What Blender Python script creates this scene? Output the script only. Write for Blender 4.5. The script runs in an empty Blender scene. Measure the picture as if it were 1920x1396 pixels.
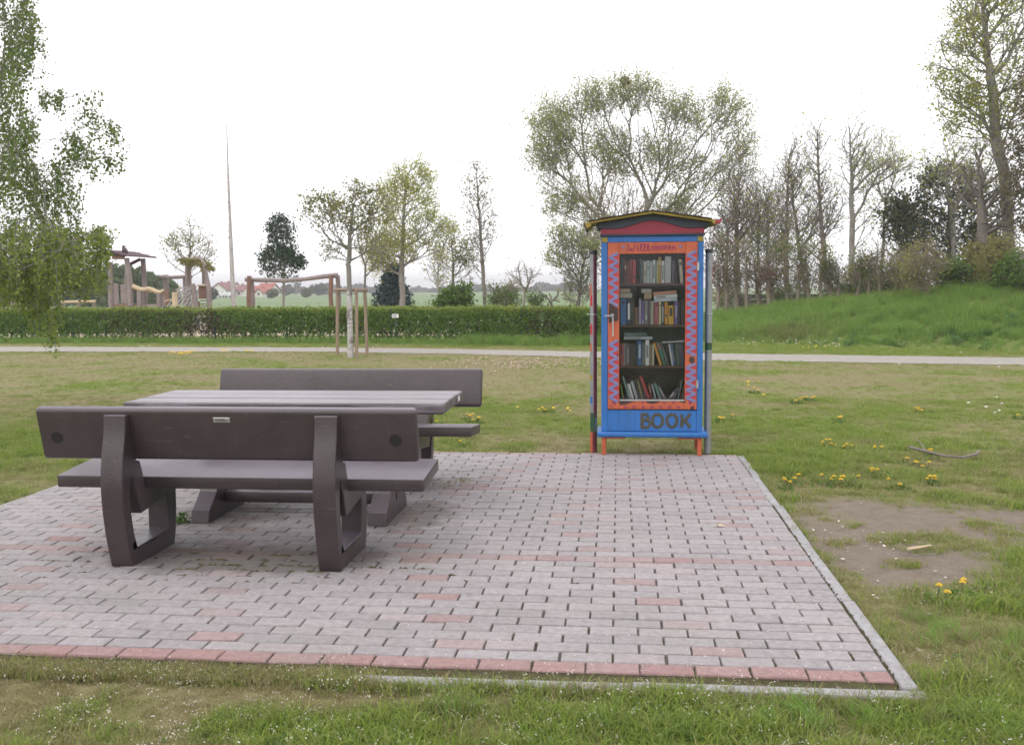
import bpy, bmesh, math, random
import numpy as np
from mathutils import Vector, Matrix
from mathutils.geometry import tessellate_polygon

random.seed(11)
rng = np.random.default_rng(11)
SC = bpy.context.scene
COL = SC.collection

# ------------------------------------------------------------------ camera
FPX, CAM = 1900.0, np.array([-0.9797, -3.602, 1.3924])
YAW, PITCH, ROLL = -0.1051, 0.0827, -0.0077
_f = np.array([math.sin(YAW)*math.cos(PITCH), math.cos(YAW)*math.cos(PITCH), -math.sin(PITCH)])
_r = np.array([math.cos(YAW), -math.sin(YAW), 0.0])
_u = np.cross(_r, _f)
FW = _f
RT = _r*math.cos(ROLL) + _u*math.sin(ROLL)
UP = -_r*math.sin(ROLL) + _u*math.cos(ROLL)
cd = bpy.data.cameras.new('camera')
cam = bpy.data.objects.new('camera', cd)
COL.objects.link(cam)
cd.sensor_width = 36.0
cd.lens = 36.0*FPX/1920.0
cd.clip_start, cd.clip_end = 0.05, 6000
M = Matrix.Identity(4)
for i in range(3):
    M[i][0], M[i][1], M[i][2], M[i][3] = RT[i], UP[i], -FW[i], CAM[i]
cam.matrix_world = M
SC.camera = cam

# ------------------------------------------------------------------ light
SUN_EL, SUN_AZ = 52.0, 215.0       # soft sun behind the overcast, behind and left of the camera
w = bpy.data.worlds.new('World')
SC.world = w
w.use_nodes = True
nt = w.node_tree
bg = nt.nodes['Background']
sky = nt.nodes.new('ShaderNodeTexSky')
sky.sky_type = 'NISHITA'
sky.sun_disc = False
sky.sun_elevation = math.radians(SUN_EL)
sky.sun_rotation = math.radians(SUN_AZ)
sky.dust_density = 4.0
mx = nt.nodes.new('ShaderNodeMix')
mx.data_type = 'RGBA'
mx.inputs[0].default_value = 0.93
mx.inputs[7].default_value = (12.4, 12.2, 12.5, 1)   # bright even cloud layer
nt.links.new(sky.outputs[0], mx.inputs[6])
nt.links.new(mx.outputs[2], bg.inputs['Color'])
bg.inputs['Strength'].default_value = 0.1
sd = bpy.data.lights.new('sun', 'SUN')
sd.energy = 0.5
sd.angle = math.radians(25)
sd.color = (1.0, 0.96, 0.9)
sun = bpy.data.objects.new('sun', sd)
COL.objects.link(sun)
_el, _az = math.radians(SUN_EL), math.radians(SUN_AZ)
sdir = Vector((math.sin(_az)*math.cos(_el), math.cos(_az)*math.cos(_el), math.sin(_el)))
sun.rotation_euler = (-sdir).to_track_quat('-Z', 'Y').to_euler()
vs = SC.view_settings
vs.view_transform = 'Standard'
vs.look = 'None'
vs.exposure = 0.55
vs.gamma = 1.0
vs.use_curve_mapping = False
SC.render.engine = 'CYCLES'
cy = SC.cycles
cy.max_bounces = 8
cy.transparent_max_bounces = 12
cy.diffuse_bounces = 3
cy.caustics_reflective = cy.caustics_refractive = False
cy.use_denoising = True
cy.denoiser = 'OPENIMAGEDENOISE'
cy.denoising_prefilter = 'NONE'
cy.use_adaptive_sampling = False
cy.sample_clamp_direct = 4.0
cy.sample_clamp_indirect = 1.5
cy.filter_width = 1.6

# ------------------------------------------------------------------ helpers
def ray(x, y):
    return FW + RT*((x-960)/FPX) + UP*((698-y)/FPX)
def at(x, y, Y):
    """world point on the upright plane at depth Y seen at photo position x, y"""
    d = ray(x, y)
    return CAM + d*((Y-CAM[1])/d[1])
def onz(x, y, z=0.0):
    d = ray(x, y)
    return CAM + d*((z-CAM[2])/d[2])
def mpp(Y):
    return (Y-CAM[1])/FPX
def vn(x, y, s=0):
    x = np.asarray(x, float); y = np.asarray(y, float)
    xi = np.floor(x); yi = np.floor(y)
    u = x-xi; v = y-yi
    u = u*u*(3-2*u); v = v*v*(3-2*v)
    def h(a, b):
        t = np.sin(a*127.1+b*311.7+s*74.7)*43758.5453
        return t-np.floor(t)
    return (h(xi, yi)*(1-u)+h(xi+1, yi)*u)*(1-v)+(h(xi, yi+1)*(1-u)+h(xi+1, yi+1)*u)*v
def fbm(x, y, s=0, o=4):
    t, a, n = 0, 0.5, 0
    for k in range(o):
        t = t+a*vn(x*2**k, y*2**k, s+k*3.3); n += a; a *= .55
    return t/n
def sstep(a, b, x):
    t = np.clip((x-a)/(b-a), 0, 1)
    return t*t*(3-2*t)
ORD = ('first second third fourth fifth sixth seventh eighth ninth tenth eleventh twelfth thirteenth fourteenth fifteenth '
       'sixteenth seventeenth eighteenth nineteenth twentieth').split()

def tag(o, label=None, cat=None, group=None, kind=None):
    if label: o['label'] = label
    if cat: o['category'] = cat
    if group: o['group'] = group
    if kind: o['kind'] = kind
    return o
def empty(name, loc=(0, 0, 0), label=None, cat=None, group=None, kind=None, rz=0, parent=None):
    o = bpy.data.objects.new(name, None)
    COL.objects.link(o)
    o.location = loc
    o.rotation_euler = (0, 0, rz)
    o.empty_display_size = .1
    if parent: o.parent = parent
    return tag(o, label, cat, group, kind)
def link(name, me, mats, parent=None, col=None):
    o = bpy.data.objects.new(name, me)
    (col or COL).objects.link(o)
    for m in (mats if isinstance(mats, (list, tuple)) else [mats]):
        me.materials.append(m)
    if parent:
        o.parent = parent
    return o

class MB:
    def __init__(s): s.v = []; s.f = []; s.m = []; s.mi = 0
    def mat(s, i): s.mi = i; return s
    def add(s, vs, fs):
        b = len(s.v)
        s.v += [tuple(map(float, p)) for p in vs]
        s.f += [tuple(b+i for i in f) for f in fs]
        s.m += [s.mi]*len(fs)
        return s
    def box(s, a, b):
        (x0, y0, z0), (x1, y1, z1) = a, b
        return s.add([(x0,y0,z0),(x1,y0,z0),(x1,y1,z0),(x0,y1,z0),(x0,y0,z1),(x1,y0,z1),(x1,y1,z1),(x0,y1,z1)],
              [(0,3,2,1),(4,5,6,7),(0,1,5,4),(1,2,6,5),(2,3,7,6),(3,0,4,7)])
    def bbox(s, a, b, r=.01, seg=2):
        """box with rounded edges"""
        bm = bmesh.new()
        bmesh.ops.create_cube(bm, size=1)
        a = Vector(a); b = Vector(b)
        for v in bm.verts:
            v.co = Vector(((a[i]+b[i])/2+v.co[i]*(b[i]-a[i]) for i in range(3)))
        bmesh.ops.bevel(bm, geom=bm.edges[:], offset=r, segments=seg, profile=.5, affect='EDGES', clamp_overlap=True)
        return s.bm(bm)
    def bm(s, bm):
        bm.verts.index_update()
        s.add([v.co[:] for v in bm.verts], [[v.index for v in f.verts] for f in bm.faces])
        bm.free()
        return s
    def prism(s, outer, holes=(), d0=0, d1=1, axis='x'):
        """extrude a 2-D outline (u, v) with holes along an axis: x -> (d,u,v); y -> (u,d,v); z -> (u,v,d)"""
        def P(u, v, d):
            return {'x': (d, u, v), 'y': (u, d, v), 'z': (u, v, d)}[axis]
        loops = [list(outer)]+[list(h) for h in holes]
        tri = tessellate_polygon([[Vector((u, v, 0)) for u, v in l] for l in loops])
        pts = [p for l in loops for p in l]
        n = len(pts)
        vs = [P(u, v, d0) for u, v in pts]+[P(u, v, d1) for u, v in pts]
        fs = [tuple(t) for t in tri]+[tuple(i+n for i in reversed(t)) for t in tri]
        k = 0
        for l in loops:
            for i in range(len(l)):
                a, b = k+i, k+(i+1) % len(l)
                fs.append((a, b, b+n, a+n))
            k += len(l)
        return s.add(vs, fs)
    def tube(s, pts, rad, n=8, caps=True, sq=None):
        pts = [np.array(p, float) for p in pts]
        rad = [rad]*len(pts) if np.isscalar(rad) else list(rad)
        vs = []; prev = None
        for i, p in enumerate(pts):
            t = pts[min(i+1, len(pts)-1)]-pts[max(i-1, 0)]
            t = t/(np.linalg.norm(t)+1e-9)
            if prev is None:
                a = np.array([0, 1, 0]) if abs(t[1]) < .8 else np.array([1, 0, 0])
            else:
                a = prev
            a = a-t*(a@t); a /= np.linalg.norm(a)+1e-9
            prev = a
            b = np.cross(t, a)
            for k in range(n):
                q = 2*math.pi*k/n
                o = (a*math.cos(q)+b*math.sin(q))*rad[i]
                if sq is not None: o = o*np.array(sq)
                vs.append(p+o)
        fs = []
        for i in range(len(pts)-1):
            for k in range(n):
                fs.append((i*n+k, i*n+(k+1) % n, (i+1)*n+(k+1) % n, (i+1)*n+k))
        if caps:
            fs.append(tuple(range(n))[::-1]); fs.append(tuple((len(pts)-1)*n+k for k in range(n)))
        return s.add(vs, fs)
    def build(s, name, mats, parent=None, smooth=False, fix=True):
        me = bpy.data.meshes.new(name)
        me.from_pydata(s.v, [], s.f)
        me.polygons.foreach_set('material_index', s.m)
        if fix:
            bm = bmesh.new(); bm.from_mesh(me)
            bmesh.ops.recalc_face_normals(bm, faces=bm.faces)
            bm.to_mesh(me); bm.free()
        if smooth:
            me.polygons.foreach_set('use_smooth', [True]*len(me.polygons))
            try: me.set_sharp_from_angle(angle=math.radians(40))
            except Exception: pass
        me.update()
        return link(name, me, mats, parent)

def np_mesh(name, V, F):
    """mesh from numpy vertices (n,3) and faces (m,k)"""
    me = bpy.data.meshes.new(name)
    V = np.asarray(V, np.float32); F = np.asarray(F, np.int32)
    k = F.shape[1]
    me.vertices.add(len(V)); me.vertices.foreach_set('co', V.ravel())
    me.loops.add(F.size); me.loops.foreach_set('vertex_index', F.ravel())
    me.polygons.add(len(F))
    me.polygons.foreach_set('loop_start', np.arange(0, F.size, k, dtype=np.int32))
    me.update(calc_edges=True)
    return me
def unit(a):
    return a/(np.linalg.norm(a, axis=-1, keepdims=True)+1e-9)
def leaf_mesh(name, Cn, size, aspect=.6, up=None, var=.35):
    n = len(Cn)
    u = unit(rng.normal(size=(n, 3)))
    if up is not None: u = unit(u+np.array(up))
    v = unit(np.cross(u, rng.normal(size=(n, 3))))
    s = size*(1-var+2*var*rng.random((n, 1)))*.5
    u = u*s; v = v*s*aspect
    V = np.stack([Cn-u, Cn+v-u*.1, Cn+u, Cn-v-u*.1], 1).reshape(-1, 3)
    return np_mesh(name, V, np.arange(4*n).reshape(n, 4))
def edge_tubes(P0, P1, r0, r1, k):
    n = len(P0)
    t = unit(P1-P0)
    a = np.where(np.abs(t[:, 2:3]) < .9, np.array([[0, 0, 1.]]), np.array([[1., 0, 0]]))
    a = unit(np.cross(t, a)); b = np.cross(t, a)
    q = 2*np.pi*np.arange(k)/k
    ring = a[:, None, :]*np.cos(q)[None, :, None]+b[:, None, :]*np.sin(q)[None, :, None]
    V = np.concatenate([P0[:, None]+ring*r0[:, None, None], P1[:, None]+ring*r1[:, None, None]], 1)
    base = (np.arange(n)*2*k)[:, None, None]
    i = np.arange(k); j = (i+1) % k
    F = base+np.stack([i, j, j+k, i+k], 1)[None]
    return V.reshape(-1, 3), F.reshape(-1, 4)

# ------------------------------------------------------------------ materials
def new_mat(name):
    m = bpy.data.materials.new(name); m.use_nodes = True
    nt = m.node_tree
    return m, nt, nt.nodes['Principled BSDF']
def N(nt, t, **kw):
    n = nt.nodes.new(t)
    for k, v in kw.items(): setattr(n, k, v)
    return n
def ramp(nt, fac, stops):
    r = N(nt, 'ShaderNodeValToRGB')
    e = r.color_ramp.elements
    while len(e) < len(stops): e.new(.5)
    for x, (p, c) in zip(e, stops):
        x.position = p; x.color = (*c, 1)
    nt.links.new(fac, r.inputs[0])
    return r.outputs[0]
def mixc(nt, fac, a, b, mode='MIX'):
    m = N(nt, 'ShaderNodeMix', data_type='RGBA', blend_type=mode)
    for i, x in ((0, fac), (6, a), (7, b)):
        if isinstance(x, (int, float)): m.inputs[i].default_value = x
        elif isinstance(x, tuple): m.inputs[i].default_value = (*x, 1)
        else: nt.links.new(x, m.inputs[i])
    return m.outputs[2]
def noise(nt, scale, detail=4, rough=.6, vec=None, dims='3D', dist=0):
    n = N(nt, 'ShaderNodeTexNoise')
    n.inputs['Scale'].default_value = scale
    n.inputs['Detail'].default_value = detail
    n.inputs['Roughness'].default_value = rough
    n.inputs['Distortion'].default_value = dist
    if vec: nt.links.new(vec, n.inputs['Vector'])
    return n.outputs[0]
def coords(nt, kind='Object', scale=(1, 1, 1)):
    c = N(nt, 'ShaderNodeTexCoord')
    mp = N(nt, 'ShaderNodeMapping'); mp.inputs['Scale'].default_value = scale
    nt.links.new(c.outputs[kind], mp.inputs[0])
    return mp.outputs[0]
def math_(nt, op, a, b=None, clamp=False):
    n = N(nt, 'ShaderNodeMath', operation=op, use_clamp=clamp)
    for i, x in enumerate((a, b)):
        if x is None: continue
        if isinstance(x, (int, float)): n.inputs[i].default_value = x
        else: nt.links.new(x, n.inputs[i])
    return n.outputs[0]
def bump(nt, b, h, strength=.3, dist=.01):
    n = N(nt, 'ShaderNodeBump')
    n.inputs['Strength'].default_value = strength
    n.inputs['Distance'].default_value = dist
    nt.links.new(h, n.inputs['Height'])
    nt.links.new(n.outputs[0], b.inputs['Normal'])
def plain(name, c, rough=.6, spread=.25, scale=9, bmp=.15, metal=0, stretch=(1, 1, 1), dirt=None, dirt_amt=.4):
    """paint, wood, stone: base colour broken up by two sizes of noise, some dirt, a little relief"""
    m, nt, b = new_mat(name)
    v = coords(nt, 'Object', stretch)
    n1 = noise(nt, scale, 5, .65, v); n2 = noise(nt, scale*7, 3, .6, v)
    f = math_(nt, 'ADD', math_(nt, 'MULTIPLY', n1, .6), math_(nt, 'MULTIPLY', n2, .4))
    lo = tuple(x*(1-spread) for x in c); hi = tuple(min(1, x*(1+spread)) for x in c)
    col = ramp(nt, f, [(.3, lo), (.7, hi)])
    if dirt:
        n3 = noise(nt, scale*.6, 6, .75, v)
        col = mixc(nt, math_(nt, 'MULTIPLY', ramp(nt, n3, [(.52, (0, 0, 0)), (.72, (1, 1, 1))]), dirt_amt), col, dirt)
    nt.links.new(col, b.inputs['Base Color'])
    b.inputs['Roughness'].default_value = rough
    b.inputs['Metallic'].default_value = metal
    if bmp: bump(nt, b, f, bmp, .004)
    return m
def leaf_mat(name, cols, rough=.55, trans=.35):
    m, nt, b = new_mat(name)
    g = N(nt, 'ShaderNodeNewGeometry')
    oi = N(nt, 'ShaderNodeObjectInfo')
    f = math_(nt, 'FRACT', math_(nt, 'ADD', g.outputs['Random Per Island'], oi.outputs['Random']))
    st = [(i/(len(cols)-1), c) for i, c in enumerate(cols)]
    col = ramp(nt, f, st)
    nt.links.new(col, b.inputs['Base Color'])
    b.inputs['Roughness'].default_value = rough
    b.inputs['Specular IOR Level'].default_value = .25
    tr = N(nt, 'ShaderNodeBsdfTranslucent')
    nt.links.new(col, tr.inputs[0])
    ms = N(nt, 'ShaderNodeMixShader'); ms.inputs[0].default_value = trans
    nt.links.new(b.outputs[0], ms.inputs[1]); nt.links.new(tr.outputs[0], ms.inputs[2])
    nt.links.new(ms.outputs[0], nt.nodes['Material Output'].inputs[0])
    return m

def brick_mat():
    m, nt, b = new_mat('paver_concrete')
    g = N(nt, 'ShaderNodeNewGeometry'); oi = N(nt, 'ShaderNodeObjectInfo')
    r = math_(nt, 'FRACT', math_(nt, 'ADD', g.outputs['Random Per Island'], oi.outputs['Random']))
    pos = N(nt, 'ShaderNodeNewGeometry').outputs['Position']
    at_ = N(nt, 'ShaderNodeAttribute', attribute_name='red')
    red = at_.outputs['Fac']
    big = noise(nt, 1.1, 4, .6, pos)
    fine = noise(nt, 230, 3, .8, pos); mid = noise(nt, 30, 4, .7, pos)
    grey = ramp(nt, r, [(0, (.29, .266, .271)), (.5, (.32, .294, .299)), (.9, (.34, .312, .316)), (1, (.345, .296, .298))])
    pink = ramp(nt, r, [(0, (.29, .178, .172)), (1, (.325, .212, .202))])
    col = mixc(nt, red, grey, pink)
    col = mixc(nt, .75, col, ramp(nt, fine, [(.25, (.35, .33, .33)), (.45, (1, 1, 1)), (.62, (1.0, 1.0, 1.0)), (.78, (1.35, 1.33, 1.3))]), 'MULTIPLY')
    col = mixc(nt, .6, col, ramp(nt, mid, [(.3, (.6, .6, .58)), (.65, (1.12, 1.12, 1.12))]), 'MULTIPLY')
    # grime and moss in wide patches
    patch = ramp(nt, big, [(.5, (0, 0, 0)), (.72, (1, 1, 1))])
    col = mixc(nt, math_(nt, 'MULTIPLY', patch, .35), col, (.2, .19, .165))
    # dirt and painted contact shadow under the near bench and round the table feet
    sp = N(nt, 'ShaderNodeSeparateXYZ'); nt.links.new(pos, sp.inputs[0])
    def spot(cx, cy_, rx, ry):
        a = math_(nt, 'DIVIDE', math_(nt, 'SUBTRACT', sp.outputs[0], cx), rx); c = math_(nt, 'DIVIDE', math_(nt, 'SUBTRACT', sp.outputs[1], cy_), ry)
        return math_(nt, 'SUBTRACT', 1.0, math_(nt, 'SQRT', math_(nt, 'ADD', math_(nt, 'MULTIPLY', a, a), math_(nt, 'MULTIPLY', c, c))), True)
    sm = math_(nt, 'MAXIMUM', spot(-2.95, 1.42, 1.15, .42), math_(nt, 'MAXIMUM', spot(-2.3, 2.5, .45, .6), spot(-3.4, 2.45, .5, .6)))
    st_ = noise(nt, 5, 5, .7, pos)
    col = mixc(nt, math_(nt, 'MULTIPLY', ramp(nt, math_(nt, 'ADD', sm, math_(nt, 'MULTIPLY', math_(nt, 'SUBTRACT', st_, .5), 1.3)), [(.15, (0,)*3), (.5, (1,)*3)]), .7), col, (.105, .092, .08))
    nt.links.new(col, b.inputs['Base Color'])
    b.inputs['Roughness'].default_value = .85
    b.inputs['Specular IOR Level'].default_value = .3
    bump(nt, b, math_(nt, 'ADD', fine, mid), .35, .003)
    return m
MAT = {}
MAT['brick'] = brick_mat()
MAT['kerb'] = plain('kerb_concrete', (.30, .29, .30), .9, .3, 14, .4, dirt=(.14, .13, .1), dirt_amt=.55)
def plastic(name, c, wear, streak=False, sky_sheen=(.17, .145, .18)):
    m, nt, b = new_mat(name)
    v = coords(nt, 'Object', (.25 if streak else 1, 1, 1) if not streak else (.6, 7, 7))
    n1 = noise(nt, 5, 6, .7, v); n2 = noise(nt, 90, 3, .7, coords(nt)); n3 = noise(nt, 2.2, 5, .7, coords(nt))
    col = ramp(nt, n1, [(.3, tuple(x*.8 for x in c)), (.7, tuple(x*1.25 for x in c))])
    col = mixc(nt, math_(nt, 'MULTIPLY', ramp(nt, n1 if streak else n3, [(.45, (0,)*3), (.7, (1,)*3)]), .75 if streak else .3), col, wear)
    rn = noise(nt, 3, 5, .75, coords(nt, 'Object', (9, 9, .8))); sc_ = noise(nt, 6, 2, .5, coords(nt, 'Object', (1.2, 14, 14)), dist=1.5)
    col = mixc(nt, math_(nt, 'MULTIPLY', ramp(nt, rn, [(.6, (0,)*3), (.8, (1,)*3)]), .25), col, (.13, .1, .1))      # rain streaks
    col = mixc(nt, math_(nt, 'MULTIPLY', ramp(nt, sc_, [(.695, (0,)*3), (.72, (1,)*3)]), .3), col, (.2, .17, .17))      # scratches
    col = mixc(nt, math_(nt, 'MULTIPLY', ramp(nt, n2, [(.66, (0,)*3), (.74, (1,)*3)]), .25), col, (.32, .3, .28))
    nt.links.new(col, b.inputs['Base Color'])
    sx_ = N(nt, 'ShaderNodeSeparateXYZ'); nt.links.new(N(nt, 'ShaderNodeNewGeometry').outputs['Normal'], sx_.inputs[0])
    top = math_(nt, 'MULTIPLY', math_(nt, 'SUBTRACT', sx_.outputs[2], .6), 2.6, True)     # sky sheen painted into the colour of worn upper faces
    col = mixc(nt, math_(nt, 'MULTIPLY', top, math_(nt, 'ADD', .45, math_(nt, 'MULTIPLY', n1, .6))), col, sky_sheen)
    nt.links.new(col, b.inputs['Base Color'])
    r = ramp(nt, n3, [(.3, (.27,)*3), (.7, (.42,)*3)])
    nt.links.new(r, b.inputs['Roughness'])
    b.inputs['Specular IOR Level'].default_value = .6
    bump(nt, b, math_(nt, 'ADD', n2, math_(nt, 'MULTIPLY', n1, 2 if streak else .5)), .5, .004)
    return m
MAT['bench'] = plastic('brown_recycled_plastic', (.042, .029, .031), (.08, .06, .066))
MAT['tabletop'] = plastic('weathered_plastic_top', (.06, .046, .052), (.24, .215, .245), True, (.19, .165, .195))
MAT['blue'] = plain('blue_paint', (.022, .135, .4), .45, .22, 6, .25, stretch=(4, 4, .35), dirt=(.06, .13, .26), dirt_amt=.6)
MAT['orange'] = plain('orange_paint', (.46, .1, .04), .5, .3, 9, .25, stretch=(1, 1, .5), dirt=(.3, .06, .05), dirt_amt=.6)
MAT['orange_dark'] = plain('orange_red_paint', (.43, .085, .04), .5, .25, 8, .15)
MAT['redpaint'] = plain('red_paint', (.42, .03, .04), .5, .2, 9, .1)
MAT['crimson'] = plain('crimson_paint', (.3, .025, .05), .45, .15, 6, .1, stretch=(.4, 3, 3), dirt=(.2, .02, .03))
MAT['periwinkle'] = plain('pale_blue_violet_paint', (.16, .165, .33), .55, .2, 12, .1)
MAT['purple'] = plain('purple_red_paint', (.2, .015, .09), .55, .35, 40, .1)
MAT['slate'] = plain('slate_paint', (.035, .045, .065), .5, .3, 7, .15, stretch=(.4, 3, 3))
MAT['yellow'] = plain('yellow_paint', (.3, .22, .03), .6, .25, 9, .2, stretch=(.5, 3, 3), dirt=(.2, .15, .04), dirt_amt=.5)
MAT['peel'] = plain('bare_dark_wood', (.05, .03, .027), .8, .4, 12, .3)
MAT['brush'] = plain('dark_brush_paint', (.055, .055, .04), .6, .5, 30, .2, dirt=(.16, .05, .04), dirt_amt=.6)
MAT['roofing'] = plain('dark_shingle', (.05, .038, .04), .9, .4, 25, .5, dirt=(.2, .06, .06), dirt_amt=.4)
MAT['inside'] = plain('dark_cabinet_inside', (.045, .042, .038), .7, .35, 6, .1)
MAT['shelf'] = plain('shelf_wood', (.1, .055, .04), .6, .3, 10, .15, stretch=(.3, 2, 2))
MAT['metal'] = plain('galvanised_metal', (.28, .29, .3), .45, .25, 20, .1, metal=.5)
MAT['chrome'] = plain('bare_metal', (.5, .5, .48), .35, .2, 30, .05, metal=.8)
MAT['black'] = plain('black_plastic', (.015, .014, .016), .5, .3, 10, .1)
MAT['maroon'] = plain('maroon_paint', (.12, .02, .03), .5, .3, 12, .2, dirt=(.2, .18, .18), dirt_amt=.35)
MAT['greenpaint'] = plain('green_paint', (.02, .07, .03), .5, .35, 12, .2, dirt=(.15, .05, .03), dirt_amt=.4)
MAT['white'] = plain('white_paint', (.7, .7, .7), .6, .15, 10, .05)
MAT['post_green'] = plain('green_fence_paint', (.012, .045, .045), .5, .3, 10, .1)
MAT['wood_grey'] = plain('weathered_timber', (.24, .2, .19), .85, .35, 6, .4, stretch=(2.5, 2.5, .5), dirt=(.12, .09, .08))
MAT['wood_post'] = plain('stake_timber', (.3, .22, .16), .85, .3, 7, .35, stretch=(3, 3, .5), dirt=(.15, .11, .08))
MAT['wood_pale'] = plain('peeled_log', (.5, .4, .26), .75, .25, 6, .25, stretch=(.6, 2, 2), dirt=(.25, .16, .1))
MAT['wood_brown'] = plain('brown_timber', (.2, .115, .085), .8, .35, 7, .3, stretch=(2.5, 2.5, .5))
MAT['rope'] = plain('grey_rope', (.36, .34, .34), .9, .25, 30, .2)
MAT['bark'] = plain('tree_bark', (.18, .155, .14), .9, .45, 9, .6, stretch=(2, 2, .6), dirt=(.16, .155, .11), dirt_amt=.4)
MAT['bark_grey'] = plain('grey_bark', (.24, .22, .2), .9, .4, 9, .5, stretch=(2, 2, .6), dirt=(.1, .1, .06), dirt_amt=.5)
MAT['bark_pale'] = plain('pale_stem_bark', (.24, .2, .16), .9, .35, 9, .5, stretch=(2, 2, .6), dirt=(.12, .1, .07), dirt_amt=.5)
def birch_bark():
    m, nt, b = new_mat('birch_bark')
    v = coords(nt, 'Object', (4, 4, 14)); n = noise(nt, 3, 5, .7, v)
    col = ramp(nt, n, [(.36, (.06, .05, .045)), (.44, (.42, .39, .38)), (.7, (.56, .54, .53))])
    nt.links.new(col, b.inputs['Base Color']); b.inputs['Roughness'].default_value = .8
    bump(nt, b, n, .4, .01)
    return m
MAT['birch'] = birch_bark()
MAT['leaf_birch'] = leaf_mat('birch_leaf', [(.1, .16, .035), (.15, .22, .05), (.21, .27, .065), (.09, .14, .05)], trans=.62)
MAT['leaf_birch_lit'] = leaf_mat('lit_birch_leaf', [(.2, .28, .055), (.27, .34, .07), (.32, .38, .09), (.15, .22, .055)], trans=.62)
MAT['leaf_yellow'] = leaf_mat('young_yellow_leaf', [(.4, .42, .08), (.48, .49, .11), (.3, .34, .07), (.42, .41, .13)], trans=.65)
MAT['leaf_green'] = leaf_mat('fresh_green_leaf', [(.08, .15, .03), (.13, .21, .04), (.1, .17, .04)], trans=.45)
MAT['leaf_maple'] = leaf_mat('young_maple_leaf', [(.2, .23, .065), (.26, .27, .075), (.27, .235, .1), (.15, .18, .05)], trans=.6)
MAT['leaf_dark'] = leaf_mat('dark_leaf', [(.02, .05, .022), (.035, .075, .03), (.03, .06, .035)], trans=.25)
MAT['leaf_willow'] = leaf_mat('willow_leaf', [(.32, .34, .13), (.4, .42, .15), (.34, .34, .17), (.26, .28, .14)], trans=.65)
MAT['leaf_olive'] = leaf_mat('olive_bud', [(.27, .26, .095), (.34, .33, .11), (.22, .22, .085), (.3, .25, .14)], trans=.6)
MAT['leaf_pink'] = leaf_mat('reddish_bud', [(.16, .075, .06), (.2, .11, .08), (.12, .09, .05)], trans=.35)
MAT['leaf_evergreen'] = leaf_mat('evergreen_leaf', [(.025, .05, .036), (.04, .068, .045), (.065, .085, .045), (.09, .095, .035)], trans=.2)
MAT['leaf_conifer'] = leaf_mat('brownish_needles', [(.14, .115, .07), (.19, .15, .08), (.12, .12, .07), (.22, .17, .1)], trans=.45)
MAT['leaf_spruce'] = leaf_mat('blue_needles', [(.02, .045, .045), (.035, .065, .065), (.015, .035, .035)], trans=.15)
MAT['leaf_hedge'] = leaf_mat('hedge_leaf', [(.12, .23, .042), (.19, .325, .06), (.255, .39, .08), (.14, .24, .06)], trans=.6)
MAT['leaf_hedge_top'] = leaf_mat('hedge_young_leaf', [(.24, .3, .065), (.3, .35, .085), (.18, .25, .055)], trans=.6)
MAT['leaf_hedge_brown'] = leaf_mat('hedge_bronze_leaf', [(.11, .075, .045), (.14, .1, .06), (.07, .07, .03)], trans=.3)

# ================================================================== SETTING
NEAR = np.array([(-45,19.5),(-30,19.4),(-15.75,19.27),(-7.82,19.11),(-4.5,18.3),(-1.63,17.2),(.87,16.3),(6.16,15.1),(16,12.6)])
FAR = np.array([(-45,21.8),(-30,21.6),(-17,21.3),(-8.27,20.6),(-4.6,19.9),(-1.69,19.0),(1.08,18.4),(6.91,16.95),(16,14.4)])
def path_near(x): return np.interp(x, NEAR[:, 0], NEAR[:, 1])
def path_far(x): return np.interp(x, FAR[:, 0], FAR[:, 1])
HED = np.array([(-30,24.1),(-18.5,23.6),(-9,23.1),(-1.9,21.7),(-.7,21.4)])
def hedge_y(x): return np.interp(x, HED[:, 0], HED[:, 1])
BA = np.array([1.46, 22.2]); BD = np.array([.87, -.493]); BN = np.array([.493, .87])
def bank_ts(x, y):
    dx, dy = x-BA[0], y-BA[1]
    return dx*BD[0]+dy*BD[1], dx*BN[0]+dy*BN[1]
def bank_h(t, s):
    H = np.clip(.72+.11*t, .3, 2.1)*sstep(-4.5, -1.5, t)
    return H*sstep(-.3, 4.2, s)*(1-.9*sstep(9, 15, s))
def bank_z(x, y):
    t, s = bank_ts(x, y)
    return float(bank_h(t, s))

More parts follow.
